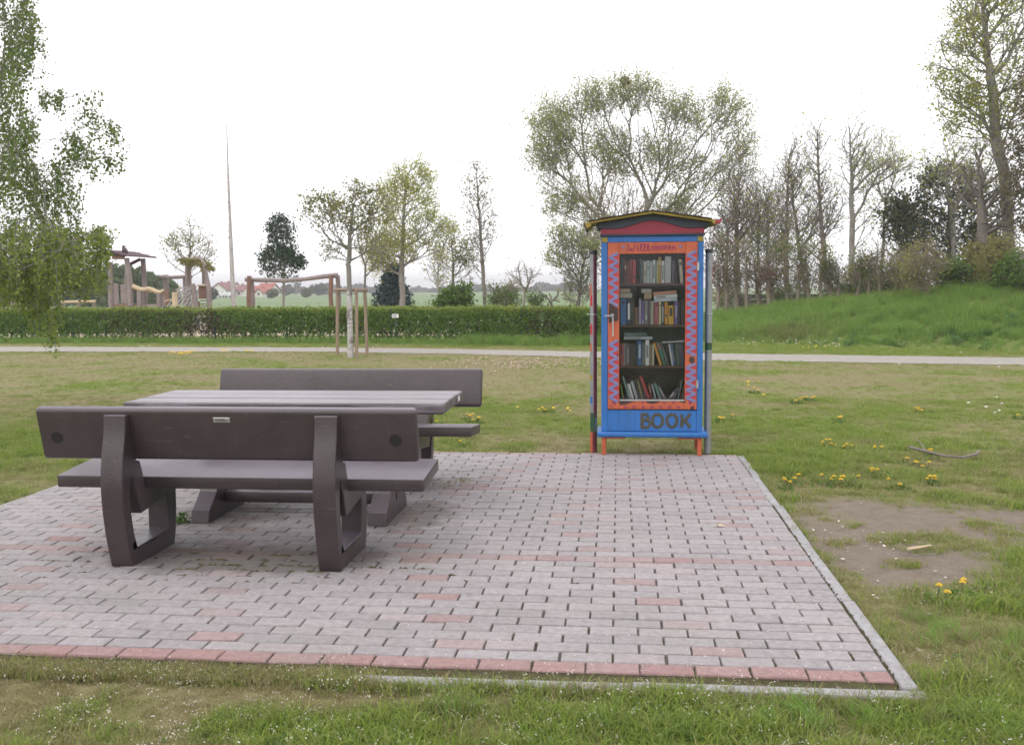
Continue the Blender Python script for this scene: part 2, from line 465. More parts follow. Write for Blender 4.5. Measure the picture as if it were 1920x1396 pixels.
PX0, PX1, PY0, PY1 = -5.0, 0.0, 0.0, 4.9      # the paved square
def soil_mask(x, y):
    e = lambda cx, cy, rx, ry: np.exp(-(((x-cx)/rx)**2+((y-cy)/ry)**2)**1.5)
    m = e(.62, 2.55, .75, .85)+e(.3, 1.75, .36, .6)+.9*e(1.35, 2.55, .6, .55)+.55*e(.55, 1.6, .4, .35)
    m = m+.25*e(-4.2, .05, 1.2, .12)
    m = m*(.35+1.3*fbm(x*3.6, y*3.6, 5))-.95*e(.95, 2.12, .28, .12)-.8*e(.28, 2.08, .07, .07)-.7*e(.45, 2.6, .08, .05)-.8*e(1.35, 2.3, .25, .08)
    return np.clip(m*1.2-.1, 0, 1)
def dry_mask(x, y):
    d = .4+1.5*(fbm(x*.9, y*.9, 1)-.5)+1.5*(fbm(x*3.3, y*3.3, 2)-.5)+(y < .1)*(x < .2)*(.1+1.6*(fbm(x*7, y*9, 33)-.5))
    d = d+.35*sstep(6, 11, y)*sstep(-1, -3, x)                     # straw coloured lawn behind the table
    e = lambda cx, cy, rx, ry, a: a*np.exp(-((x-cx)/rx)**2-((y-cy)/ry)**2)
    d = d+e(1.6, 12.3, 2.4, .8, .9)+e(-1.0, 11.5, 3, 1, .25)-e(1.2, 7.3, 1.6, 1.3, .35)-e(.7, 4.6, .8, .5, .55)
    d = d-e(-6.6, 5.0, 1.4, .9, .5)-e(-2.0, -.55, .6, .22, .5)-e(-.8, -.5, .45, .25, .35)-e(.35, -.35, .4, .3, .4)-e(-9, 11, 1.5, 1, .45)
    d = d+e(-2.3, -.25, .8, .13, .45)+e(-3.2, -.3, .4, .2, .3)+e(.3, .9, .3, .4, .3)
    d = d-.5*sstep(0, 1.2, y-path_far(x))
    return np.clip(d, 0, 1)

def ground_mat():
    m, nt, b = new_mat('lawn_ground')
    dry = N(nt, 'ShaderNodeAttribute', attribute_name='dry').outputs['Fac']
    soil = N(nt, 'ShaderNodeAttribute', attribute_name='soil').outputs['Fac']
    pos = N(nt, 'ShaderNodeNewGeometry').outputs['Position']
    n1 = noise(nt, 9, 6, .8, pos); n2 = noise(nt, 55, 5, .8, pos)
    green = ramp(nt, n2, [(.3, (.11, .15, .034)), (.7, (.19, .24, .06))])
    straw = ramp(nt, n2, [(.3, (.15, .13, .065)), (.7, (.3, .265, .145))])
    f = math_(nt, 'ADD', dry, math_(nt, 'MULTIPLY', math_(nt, 'SUBTRACT', n1, .5), 1.2), True)
    col = mixc(nt, f, green, straw)
    dirt = ramp(nt, math_(nt, 'ADD', math_(nt, 'MULTIPLY', n1, .5), math_(nt, 'MULTIPLY', n2, .5)), [(.3, (.135, .109, .083)), (.5, (.212, .176, .14)), (.7, (.29, .25, .203))])
    fs = math_(nt, 'MULTIPLY', math_(nt, 'SUBTRACT', math_(nt, 'ADD', soil, math_(nt, 'MULTIPLY', math_(nt, 'SUBTRACT', n2, .5), 1.1)), .22), 1.5, True)
    col = mixc(nt, fs, col, dirt)
    nt.links.new(col, b.inputs['Base Color'])
    b.inputs['Roughness'].default_value = .95
    b.inputs['Specular IOR Level'].default_value = .1
    bump(nt, b, math_(nt, 'ADD', n1, n2), .7, .02)
    return m
def field_mat():
    m, nt, b = new_mat('field_crop')
    pos = N(nt, 'ShaderNodeNewGeometry').outputs['Position']
    mp = N(nt, 'ShaderNodeMapping'); mp.inputs['Scale'].default_value = (.15, 1, 1); nt.links.new(pos, mp.inputs[0])
    n = noise(nt, .05, 5, .65, mp.outputs[0]); n2 = noise(nt, 1.5, 4, .7, pos)
    f = math_(nt, 'ADD', math_(nt, 'MULTIPLY', n, .6), math_(nt, 'MULTIPLY', n2, .4))
    nt.links.new(ramp(nt, f, [(.3, (.09, .15, .05)), (.55, (.12, .18, .065)), (.75, (.15, .205, .09))]), b.inputs['Base Color'])
    b.inputs['Roughness'].default_value = .9
    return m
MAT['lawn'] = ground_mat(); MAT['field'] = field_mat()
MAT['path'] = plain('gravel_path', (.29, .268, .24), .95, .2, 6, .3, dirt=(.22, .2, .16), dirt_amt=.5)
MAT['sand'] = plain('playground_sand', (.4, .33, .24), .95, .2, 5, .3)
MAT['moss'] = plain('moss_and_soil', (.06, .055, .022), .95, .5, 30, .6, dirt=(.11, .07, .03), dirt_amt=.6)
MAT['joint'] = plain('joint_filling', (.085, .07, .06), .95, .4, 40, .5, dirt=(.06, .065, .025), dirt_amt=.7)

def sheet(name, xs, ys, zf, mat, kind='structure', attrs=()):
    X, Y = np.meshgrid(xs, ys)
    Z = zf(X, Y)
    V = np.stack([X, Y, Z], -1).reshape(-1, 3)
    nx, ny = len(xs), len(ys)
    i = (np.arange(ny-1)[:, None]*nx+np.arange(nx-1)[None]).ravel()
    me = np_mesh(name, V, np.stack([i, i+1, i+1+nx, i+nx], 1))
    for an, fn in attrs:
        a = me.attributes.new(an, 'FLOAT', 'POINT')
        a.data.foreach_set('value', fn(V[:, 0], V[:, 1]).astype(np.float32))
    me.polygons.foreach_set('use_smooth', [True]*len(me.polygons))
    return tag(link(name, me, MAT[mat]), kind=kind)

g = np.concatenate([-np.geomspace(2600, 60, 14), np.linspace(-50, 50, 21), np.geomspace(60, 2600, 14)])
sheet('ground', g, g+20, lambda x, y: -.09+0*x, 'field')
def lawn_z(x, y):
    z = -.022+.03*(fbm(x*.8, y*.8, 9)-.5)+.025*(fbm(x*4, y*4, 12)-.5)
    z = z-.05*((x > PX0-.02) & (x < PX1+.08) & (y > PY0-.02) & (y < PY1+.04))-.012*((x > PX0-.02) & (x < PX1+.08) & (y > PY0-.14) & (y <= PY0-.02))
    near = (y < 0) & (y > -1.2)
    z = z-.012*near
    pm = (y > path_near(x)-.25) & (y < path_far(x)+.25)
    return np.where(pm, z*.5-.022, z)
xs = np.unique(np.concatenate([np.arange(-34, -7, .3), np.arange(-7, 3, .1), np.arange(3, 18, .3)]))
ys = np.unique(np.concatenate([np.arange(-6, -1.2, .3), np.arange(-1.2, 6, .1), np.arange(6, 27, .25)]))
sheet('lawn', xs, ys, lawn_z, 'lawn', attrs=(('dry', dry_mask), ('soil', soil_mask)))
# path
px = np.linspace(-44, 15, 240); pw = np.linspace(0, 1, 7)
V = []
for x in px:
    a, b_ = path_near(x)+.12*(fbm(x*1.7, 0, 3)-.5)*2, path_far(x)+.12*(fbm(x*1.9, 7, 4)-.5)*2
    for k in pw:
        V.append((x, a+(b_-a)*k, -.026+.034*math.sin(k*math.pi)**.5))
i = (np.arange(len(px)-1)[:, None]*7+np.arange(6)[None]).ravel()
tag(link('path', np_mesh('path', V, np.stack([i, i+7, i+8, i+1], 1)), MAT['path']), kind='structure')
sheet('playground_ground', np.linspace(-34, -6, 20), np.linspace(27.2, 43, 20), lambda x, y: -.05+.04*(fbm(x*.5, y*.5, 3)-.5), 'sand')
# grassy bank
ts = np.arange(-6, 22, .2); ss = np.arange(-.6, 18, .2)
T, S = np.meshgrid(ts, ss)
X = BA[0]+T*BD[0]+S*BN[0]; Y = BA[1]+T*BD[1]+S*BN[1]
Z = bank_h(T, S)-.035+.12*(fbm(X*.7, Y*.7, 21)-.5)*sstep(0, 2, S)
V = np.stack([X, Y, Z], -1).reshape(-1, 3); nx = len(ts)
i = (np.arange(len(ss)-1)[:, None]*nx+np.arange(nx-1)[None]).ravel()
me = np_mesh('embankment', V, np.stack([i, i+1, i+1+nx, i+nx], 1))
for an, fn in (('dry', lambda x, y: .12+.25*fbm(x, y, 2)), ('soil', lambda x, y: 0*x)):
    me.attributes.new(an, 'FLOAT', 'POINT').data.foreach_set('value', fn(V[:, 0], V[:, 1]).astype(np.float32))
tag(link('embankment', me, MAT['lawn']), kind='structure')

# ------------------------------------------------------------------ paving
paving = empty('paving', (PX0, PY0, 0), kind='structure')
W0 = Vector((PX0, PY0, 0))
def is_red(r, xc):
    if r in (0, 15, 33, 48): return True
    q = r if r <= 24 else 48-r
    if q % 3 == 2:
        c = -.6-.1*(q-2)/3
        d = (xc-c) % 1.0
        return min(d, 1-d) < .02
    return False
BV = {}
def paver_mesh(wd, red, k):
    key = (round(wd, 2), red, k)
    if key in BV: return BV[key]
    hx, hy, c = wd/2-.0036, .0463, .003
    j = lambda: random.uniform(-.0012, .0012)
    V = []
    for z, e in ((-.06, 0), (-.005, 0), (0, c)):
        V += [(-hx+e+j(), -hy+e+j(), z), (hx-e+j(), -hy+e+j(), z), (hx-e+j(), hy-e+j(), z), (-hx+e+j(), hy-e+j(), z)]
    F = [(8, 9, 10, 11)]
    for i in range(4):
        q = (i+1) % 4
        F += [(i, q, q+4, i+4), (i+4, q+4, q+8, i+8)]
    me = bpy.data.meshes.new('brick'); me.from_pydata(V, [], F); me.update()
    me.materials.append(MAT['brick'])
    me.attributes.new('red', 'FLOAT', 'POINT').data.foreach_set('value', [red]*len(V))
    BV[key] = me
    return me
pavers = []
for r in range(49):
    xcs = []
    if r % 2: xcs = [(-.1-.2*k, .2) for k in range(25)]
    else: xcs = [(-.05, .1)]+[(-.2-.2*k, .2) for k in range(24)]+[(-4.95, .1)]
    for xc, wd in xcs:
        yc = .05+.1*r
        sink = math.exp(-(((xc+2.95)/1.0)**4+((yc-1.4)/.28)**2))
        z = random.gauss(0, .0012)-.008*sink*random.random()
        z += .006*(fbm(xc*.7, yc*.7, 31)-.5)
        d = np.array([xc, yc, 0])-CAM; dz = d@FW; sx = 960+FPX*(d@RT)/dz; sy = 698-FPX*(d@UP)/dz
        vis = (-60 < sx < 1980) and sy < 1400
        rot = (random.gauss(0, .004+.02*sink), random.gauss(0, .003+.008*sink), random.gauss(0, .006+.01*sink))
        pavers.append((0 if vis else 1, dz, xc+random.gauss(0, .0012), yc+random.gauss(0, .0012), z, wd, (round(random.choice((.95, .9, 1.0)) if r == 0 else random.choice((.35, .5, .65, .8)) if r not in (15, 33) else random.choice((.45, .6, .75)), 2) if is_red(r, xc) else 0.0), rot))
pavers.sort(key=lambda a: (a[0], a[1]))
GV, GF, GR = [], [], []
for n, (nv, dz, xc, yc, z, wd, red, rot) in enumerate(pavers):
    me = paver_mesh(wd, red, n % 4)
    if n < 300:
        o = bpy.data.objects.new('brick', me); COL.objects.link(o); o.parent = paving
        o.location = Vector((xc, yc, z))-W0; o.rotation_euler = rot
    else:
        Mx = Matrix.Translation(Vector((xc, yc, z))-W0) @ Matrix.Rotation(rot[2], 4, 'Z') @ Matrix.Rotation(rot[0], 4, 'X')
        b = len(GV)
        GV += [(Mx @ v.co)[:] for v in me.vertices]
        GF += [tuple(b+i for i in p.vertices) for p in me.polygons]
        GR += [red*(.75 if yc > 2 else 1)]*len(me.vertices)
me = bpy.data.meshes.new('far_bricks'); me.from_pydata(GV, [], GF); me.update()
me.attributes.new('red', 'FLOAT', 'POINT').data.foreach_set('value', GR)
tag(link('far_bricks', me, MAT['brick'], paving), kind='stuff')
bx = np.linspace(0, 5.014, 101); by = np.linspace(0, 4.9, 99)
X, Y = np.meshgrid(bx, by)
Z = -.010+.005*(fbm(X*14, Y*14, 8)-.5)
i = (np.arange(98)[:, None]*101+np.arange(100)[None]).ravel()
link('joint_bed', np_mesh('joint_bed', np.stack([X, Y, Z], -1).reshape(-1, 3), np.stack([i, i+1, i+102, i+101], 1)), MAT['joint'], paving)
# kerb stones: right edge (five), front edge (five), left and back edges out of the way or overgrown
kerb = empty('kerb', (0, 0, 0), kind='structure')
def kerb_stone(x0, y0, x1, y1, z, tilt=0, seed=0):
    m = MB(); m.bbox((x0, y0, -.2), (x1, y1, 0), .007, 2)
    rr = random.Random(seed)
    m.v = [(x+rr.uniform(-.002, .002), y+rr.uniform(-.002, .002), zz+(rr.uniform(-.002, .001) if zz > -.05 else 0)) for x, y, zz in m.v]
    o = m.build('kerb_stone', MAT['kerb'], kerb)
    o.location = (0, 0, z); return o
for k, (a, b_) in enumerate([(-.062, .932), (.938, 1.93), (1.936, 2.93), (2.936, 3.93), (3.936, 4.87)]):
    kerb_stone(.005, a, .06, b_, .001-.001*k, seed=k).rotation_euler = (0, .02*((k*37) % 5-2)/2, .0015*((k*13) % 5-2))
for k, (a, b_) in enumerate([(-.93, .072), (-1.94, -.936), (-2.95, -1.946), (-3.33, -2.956), (-4.33, -3.336), (-5.0, -4.336)]):
    o = kerb_stone(a, -.128, b_, -.07, (-.004, -.01, -.075, -.075, -.008, -.01)[k], seed=20+k)
for k in range(5):
    kerb_stone(-5.064, -.06+k*.99, -5.01, .925+k*.99, -.012, seed=40+k)
# mossy ledge between front bricks and kerb
xx = np.linspace(-5, .01, 160)
V = []
for x in xx:
    for q, y in enumerate((.004, -.012, -.035, -.055, -.072)):
        V.append((x, y, -.009-.003*q-.008*math.sin(q/4*math.pi)+.016*(float(fbm(x*22, y*40, 6))-.5)+.012*(float(fbm(x*3, 1, 7))-.5)))
i = (np.arange(159)[:, None]*5+np.arange(4)[None]).ravel()
tag(link('moss', np_mesh('moss', V, np.stack([i, i+1, i+6, i+5], 1)), MAT['moss']), kind='stuff')
# clumps of moss in the widened joints under the bench
m = MB()
for _ in range(85):
    r = random.choice((10, 11, 12, 12, 13, 13, 14, 15)); x = random.gauss(-2.95, .62); y = .1*r+random.gauss(0, .004)
    
    l = random.uniform(.012, .05) if random.random() < .7 else .012
    n = 5
    for _q in range(3):
        cx, cy_ = x+random.uniform(-l, l), y+random.uniform(-.006, .006)
        h = random.uniform(.0, .006); rx, ry = random.uniform(.012, .04), random.uniform(.0035, .008)
        pts = [(cx+rx*math.cos(a), cy_+ry*math.sin(a), -.008) for a in (0, 1.05, 2.1, 3.14, 4.2, 5.2)]
        m.add(pts+[(cx+random.uniform(-.004, .004), cy_, h)], [(a, (a+1) % 6, 6) for a in range(6)])
for _ in range(330):
    if random.random() < .5: x, y = .005+random.gauss(0, .003), random.uniform(0, 4.85)*random.random()**.4; rx, ry = random.uniform(.004, .008), random.uniform(.01, .035)
    else:
        r = int(11*random.random()**1.6); k = random.randrange(26); x = -.2*k-(.1 if r % 2 == 0 else 0); y = .1*r+random.uniform(.01, .09); rx, ry = .0055, random.uniform(.008, .02)
    h = random.uniform(-.002, .004)
    pts = [(x+rx*math.cos(a), y+ry*math.sin(a), -.009) for a in (0, 1.05, 2.1, 3.14, 4.2, 5.2)]
    m.add(pts+[(x, y, h)], [(a, (a+1) % 6, 6) for a in range(6)])
tag(m.build('joint_moss', MAT['moss']), kind='stuff')

# ------------------------------------------------------------------ grass (tufts instanced on points)
def grass_mat(name, gcols, straw):
    m, nt, b = new_mat(name)
    g = N(nt, 'ShaderNodeNewGeometry'); oi = N(nt, 'ShaderNodeObjectInfo')
    f = math_(nt, 'FRACT', math_(nt, 'ADD', g.outputs['Random Per Island'], oi.outputs['Random']))
    d = N(nt, 'ShaderNodeAttribute', attribute_name='dry'); d.attribute_type = 'INSTANCER'
    gr = ramp(nt, f, [(i/(len(gcols)-1), c) for i, c in enumerate(gcols)])
    st = ramp(nt, f, [(i/(len(straw)-1), c) for i, c in enumerate(straw)])
    h = math_(nt, 'FRACT', math_(nt, 'MULTIPLY', f, 7.31))
    fac = math_(nt, 'MULTIPLY', math_(nt, 'ADD', math_(nt, 'SUBTRACT', d.outputs['Fac'], h), .28), 1.8, True)
    col = mixc(nt, fac, gr, st)
    nt.links.new(col, b.inputs['Base Color'])
    b.inputs['Roughness'].default_value = .6
    b.inputs['Specular IOR Level'].default_value = .25
    tr = N(nt, 'ShaderNodeBsdfTranslucent'); nt.links.new(col, tr.inputs[0])
    ms = N(nt, 'ShaderNodeMixShader'); ms.inputs[0].default_value = .5
    nt.links.new(b.outputs[0], ms.inputs[1]); nt.links.new(tr.outputs[0], ms.inputs[2])
    nt.links.new(ms.outputs[0], nt.nodes['Material Output'].inputs[0])
    return m
MAT['grass'] = grass_mat('grass_blade', [(.165, .26, .04), (.23, .335, .052), (.31, .39, .075), (.175, .265, .065), (.36, .385, .1)],
                         [(.3, .265, .13), (.42, .37, .2), (.24, .205, .1), (.5, .44, .28)])
MAT['tallgrass'] = grass_mat('tall_grass_blade', [(.16, .32, .06), (.22, .39, .075), (.29, .43, .09), (.19, .32, .1)],
                         [(.2, .18, .08), (.26, .22, .11)])
MAT['petal'] = plain('white_petal', (.6, .56, .52), .7, .1, 5, 0)
MAT['petal_pink'] = plain('pink_petal', (.55, .33, .35), .7, .2, 5, 0)
MAT['dandelion'] = plain('dandelion_yellow', (.75, .5, .01), .6, .15, 20, 0)
MAT['puff'] = plain('seed_head', (.6, .58, .52), .8, .15, 20, 0)
MAT['stem'] = leaf_mat('weed_stem', [(.13, .15, .06), (.22, .18, .1), (.16, .1, .06)], trans=.2)
MAT['weed'] = leaf_mat('weed_leaf', [(.07, .14, .035), (.11, .19, .045), (.06, .12, .04)], trans=.35)
def tuft(n, h, spread, wd, lean):
    V, F = [], []
    for _ in range(n):
        a = random.uniform(0, 6.28); r = spread*math.sqrt(random.random())
        x, y = r*math.cos(a), r*math.sin(a)
        hh = h*random.uniform(.45, 1.1); ln = hh*lean*random.uniform(.2, 1.3); d = random.uniform(0, 6.28)
        dx, dy = math.cos(d)*ln, math.sin(d)*ln
        q = random.uniform(0, 3.14); wx, wy = math.cos(q)*wd/2, math.sin(q)*wd/2
        b = len(V)
        V += [(x-wx, y-wy, -.012), (x+wx, y+wy, -.012), (x+dx*.35+wx*.8, y+dy*.35+wy*.8, hh*.6), (x+dx*.35-wx*.8, y+dy*.35-wy*.8, hh*.6), (x+dx, y+dy, hh*random.uniform(.75, 1))]
        F += [(b, b+1, b+2, b+3), (b+3, b+2, b+4)]
    me = bpy.data.meshes.new('tuft'); me.from_pydata(V, [], F); me.update()
    return me
def flower_weed(n, h, spread):
    """thin stems with pinhead white flowers"""
    V, F, Mi = [], [], []
    for _ in range(n):
        x, y = random.gauss(0, spread), random.gauss(0, spread); hh = h*random.uniform(.5, 1.1)
        dx, dy = random.gauss(0, hh*.25), random.gauss(0, hh*.25); b = len(V); w_ = .0009
        V += [(x-w_, y, 0), (x+w_, y, 0), (x+dx, y+dy, hh)]; F.append((b, b+1, b+2)); Mi.append(0)
        for _q in range(random.choice((1, 2, 3))):
            b = len(V); s = random.uniform(.0014, .003)
            cx, cy_, cz = x+dx+random.gauss(0, .005), y+dy+random.gauss(0, .005), hh+random.uniform(-.012, .004)
            V += [(cx-s, cy_, cz), (cx, cy_-s, cz+s*.5), (cx+s, cy_, cz), (cx, cy_+s, cz+s*.8)]; F.append((b, b+1, b+2, b+3)); Mi.append(1)
    me = bpy.data.meshes.new('flower_weed'); me.from_pydata(V, [], F); me.polygons.foreach_set('material_index', Mi); me.update()
    return me
def broad(n, s, h):
    """low rosette or clover leaves"""
    V, F = [], []
    for _ in range(n):
        a = random.uniform(0, 6.28); r = random.uniform(.2, 1)*s*2
        l = s*random.uniform(.6, 1.2); z = h*random.random()
        c, sn = math.cos(a), math.sin(a); b = len(V)
        P = lambda u, v, zz: (c*u-sn*v, sn*u+c*v, zz)
        V += [P(r-l*.5, 0, z), P(r, -l*.3, z+l*.15), P(r+l*.6, 0, z+random.uniform(-.2, .3)*l), P(r, l*.3, z+l*.15)]; F.append((b, b+1, b+2, b+3))
    me = bpy.data.meshes.new('rosette'); me.from_pydata(V, [], F); me.update()
    return me
def proto_col(name, items):
    c = bpy.data.collections.new(name)
    for k, (me, mats) in enumerate(items):
        for m in mats: me.materials.append(m)
        o = bpy.data.objects.new('%s_%02d' % (name, k), me); c.objects.link(o)
    return c
def scatter(name, P, rotz, scl, idx, dry, col, kind='stuff', tilt=0.0):
    me = bpy.data.meshes.new(name); n = len(P)
    me.vertices.add(n); me.vertices.foreach_set('co', np.asarray(P, np.float32).ravel())
    R = np.stack([rng.normal(0, tilt+1e-6, n), rng.normal(0, tilt+1e-6, n), rotz], 1).astype(np.float32)
    me.attributes.new('rot', 'FLOAT_VECTOR', 'POINT').data.foreach_set('vector', R.ravel())
    me.attributes.new('scl', 'FLOAT', 'POINT').data.foreach_set('value', np.asarray(scl, np.float32))
    me.attributes.new('idx', 'INT', 'POINT').data.foreach_set('value', np.asarray(idx, np.int32))
    me.attributes.new('dry', 'FLOAT', 'POINT').data.foreach_set('value', np.asarray(dry, np.float32))
    o = bpy.data.objects.new(name, me); COL.objects.link(o); tag(o, kind=kind)
    ng = bpy.data.node_groups.new(name, 'GeometryNodeTree')
    ng.interface.new_socket('Geometry', in_out='INPUT', socket_type='NodeSocketGeometry')
    ng.interface.new_socket('Geometry', in_out='OUTPUT', socket_type='NodeSocketGeometry')
    gi, go = ng.nodes.new('NodeGroupInput'), ng.nodes.new('NodeGroupOutput')
    ip = ng.nodes.new('GeometryNodeInstanceOnPoints'); ci = ng.nodes.new('GeometryNodeCollectionInfo')
    ci.inputs['Collection'].default_value = col; ci.inputs['Separate Children'].default_value = True; ci.inputs['Reset Children'].default_value = True
    ip.inputs['Pick Instance'].default_value = True
    def na(t, nm):
        a = ng.nodes.new('GeometryNodeInputNamedAttribute'); a.data_type = t; a.inputs['Name'].default_value = nm
        return a.outputs['Attribute']
    L = ng.links.new
    L(gi.outputs[0], ip.inputs['Points']); L(ci.outputs[0], ip.inputs['Instance'])
    L(na('INT', 'idx'), ip.inputs['Instance Index']); L(na('FLOAT_VECTOR', 'rot'), ip.inputs['Rotation']); L(na('FLOAT', 'scl'), ip.inputs['Scale'])
    L(ip.outputs[0], go.inputs[0])
    o.modifiers.new('grass', 'NODES').node_group = ng
    return o
turf = proto_col('turf', [(tuft(34, .03, .065, .0038, 1.9), [MAT['grass']]) for _ in range(3)] + [(tuft(30, .042, .06, .0042, 1.5), [MAT['grass']]) for _ in range(3)]
                 + [(tuft(26, .065, .05, .0046, 1.2), [MAT['grass']]) for _ in range(2)] + [(broad(22, .014, .022), [MAT['weed']]) for _ in range(2)])
def in_view(P, pad=40):
    D = P-CAM; z = D@FW; x = 960+FPX*(D@RT)/z; y = 698-FPX*(D@UP)/z
    return (z > .3) & (x > -pad) & (x < 1920+pad) & (y < 1396+pad*2)
def lawn_points(n, x0, x1, y0, y1):
    x = rng.uniform(x0, x1, n); y = rng.uniform(y0, y1, n)
    ok = ~((x > PX0-.05) & (x < .075) & (y > -.145) & (y < 4.9))
    ok &= ~((y > path_near(x)-.06+.2*(rng.random(n)-.4)) & (y < path_far(x)+.05))
    ok &= rng.random(n) > 1.12*soil_mask(x, y)**.8
    x, y = x[ok], y[ok]
    P = np.stack([x, y, lawn_z(x, y)], 1)
    return P[in_view(P, 800)]
PL = [lawn_points(9500, -4.6, 1.6, -1.25, .0), lawn_points(15500, .0, 4.6, -1.0, 5.2), lawn_points(5200, -9, -4.9, 0, 5.2), lawn_points(18000, -10, 7, 4.85, 9.5), lawn_points(28000, -18, 12, 9.5, 21.5), lawn_points(6000, -18, 9.5, 18, 23.4)]
P = np.concatenate(PL); n = len(P)
dry = dry_mask(P[:, 0], P[:, 1])
lush = np.clip(1.2-1.5*dry+.8*(fbm(P[:, 0]*5, P[:, 1]*5, 40)-.5), 0, 1)
far = P[:, 1] > 6
idx = np.where(rng.random(n) < lush*.9, rng.integers(3, 8, n), rng.integers(0, 4, n))
idx = np.where((rng.random(n) < .12*(1-dry)), rng.integers(8, 10, n), idx)
idx = np.where(far & (idx > 5), idx-4, idx)
scl = (.55+.6*lush)*rng.uniform(.7, 1.25, n)*np.where(far, .85, 1)*np.where(P[:, 1] < 0, .78, 1)
scatter('grass', P, rng.uniform(0, 6.28, n), scl, idx, dry, turf, tilt=.12)
# creeping grass over the sunken part of the front kerb
n = 800
x = rng.uniform(-3.6, -1.75, n); y = rng.uniform(-.14, -.012, n)
k = rng.random(n) < sstep(-3.6, -3.25, x)*(1-sstep(-2.0, -1.7, x))*(.6+.6*fbm(x*4, y, 3))
x, y = x[k], y[k]; n = len(x)
scatter('kerb_grass', np.stack([x, y, -.028+0*x], 1), rng.uniform(0, 6.28, n), rng.uniform(.5, .8, n), rng.integers(0, 4, n), np.clip(rng.normal(.72, .2, n), 0, 1), turf, tilt=.2)
Q = []
for x_, y_, sx_, sy_, nn in ((1575, 1017, 9, 4, 14), (1680, 1012, 30, 5, 40), (1740, 1008, 25, 5, 34), (1605, 987, 10, 3, 9), (1525, 957, 12, 4, 9), (1590, 1080, 14, 6, 22), (1835, 985, 22, 6, 34), (1770, 1030, 45, 6, 46), (1890, 1000, 20, 6, 20), (1690, 1058, 18, 5, 22), (1560, 925, 60, 3, 30), (1800, 950, 60, 6, 40)):
    for _ in range(nn): Q.append(onz(random.gauss(x_, sx_), random.gauss(y_, sy_), -.02))
Q = np.array(Q); Q = Q[Q[:, 0] > .08]; n = len(Q)
scatter('soil_grass', Q, rng.uniform(0, 6.28, n), rng.uniform(.4, .9, n), rng.integers(0, 6, n), np.clip(rng.normal(.5, .25, n), 0, 1), turf, tilt=.2)
n = 420          # grass leaning over the outer edge of the front and right kerbs
x = rng.uniform(-2.1, .08, n); y = -.128-rng.gamma(1.3, .012, n); k = rng.random(n) < .25+.9*fbm(x*5, 1+0*x, 17)
y2 = rng.uniform(-.1, 4.6, 320); x2 = .066+rng.gamma(1.3, .012, 320); k2 = rng.random(320) < .9*fbm(y2*4, 2+0*y2, 19)
Q = np.stack([np.concatenate([x[k], x2[k2]]), np.concatenate([y[k], y2[k2]]), np.full(k.sum()+k2.sum(), -.03)], 1); n = len(Q)
scatter('edge_grass', Q, rng.uniform(0, 6.28, n), rng.uniform(.55, 1.0, n), rng.integers(2, 8, n), np.clip(rng.normal(.45, .25, n), 0, 1), turf, tilt=.25)
# longer tussocks: corner of the paving, beside the soil patch, foot of the hedge, the bank
tall = proto_col('tall', [(tuft(46, .3, .12, .006, .6), [MAT['tallgrass']]) for _ in range(4)] + [(tuft(40, .2, .1, .006, .75), [MAT['tallgrass']]) for _ in range(2)])
def bank_points(n, t0, t1, s0, s1):
    t = rng.uniform(t0, t1, n); s = rng.uniform(s0, s1, n)
    x = BA[0]+t*BD[0]+s*BN[0]; y = BA[1]+t*BD[1]+s*BN[1]
    return np.stack([x, y, bank_h(t, s)-.04], 1)
P = bank_points(10500, -4.5, 18, .05, 6.2); P = P[in_view(P, 700)]; n = len(P)
t, s = bank_ts(P[:, 0], P[:, 1])
dr = np.clip(.2*fbm(P[:, 0]*.8, P[:, 1]*.8, 3)+.5*np.exp(-((t-1.5)/1.2)**2-((s-.9)/.8)**2)+.3*sstep(3.4, 4.6, s)*sstep(5, 1, t), 0, 1)
scatter('bank_grass', P, rng.uniform(0, 6.28, n), rng.uniform(.6, 1.25, n)*sstep(-.6, 1.2, s)*(.65+.7*fbm(P[:, 0]*.9, P[:, 1]*.9, 55)), rng.integers(0, 6, n), dr, tall, tilt=.15)
MAT['weed_dark'] = leaf_mat('dark_weed_leaf', [(.07, .17, .065), (.1, .22, .075), (.13, .25, .07)], trans=.45)
wd_ = proto_col('bank_weed', [(broad(60, .1, .28), [MAT['weed_dark']]) for _ in range(3)])
P = []
for cx, cy_, sx_, sy_, nn in ((1600, 636, 14, 5, 22), (1785, 640, 30, 6, 34), (1430, 622, 20, 5, 12), (1880, 612, 26, 10, 24), (1700, 622, 60, 14, 30), (1500, 606, 60, 8, 16), (1640, 590, 50, 8, 16)):
    for _ in range(nn*2//3):
        d = ray(random.gauss(cx, sx_*1.6), random.gauss(cy_, sy_*1.3))
        for tt in np.arange(18, 34, .25):          # walk along the line of sight to the slope
            c = CAM+d*tt
            if c[2] < bank_z(c[0], c[1]): P.append((c[0], c[1], bank_z(c[0], c[1])-.05)); break
P = np.array(P); n = len(P)
scatter('bank_weeds', P, rng.uniform(0, 6.28, n), rng.uniform(.3, .75, n), rng.integers(0, 3, n), np.zeros(n), wd_, tilt=.2)
x = rng.uniform(-22, -1, 2600); y = hedge_y(x)-rng.gamma(1.6, .16, 2600)+.1
P = np.stack([x, y, 0*x-.03], 1); P = P[in_view(P)]; n = len(P)
scatter('hedge_foot_grass', P, rng.uniform(0, 6.28, n), rng.uniform(.4, .95, n)*np.where(P[:, 0] > -5, 1.3, .8), rng.integers(0, 6, n), np.full(n, .12), tall, tilt=.15)
E2 = []
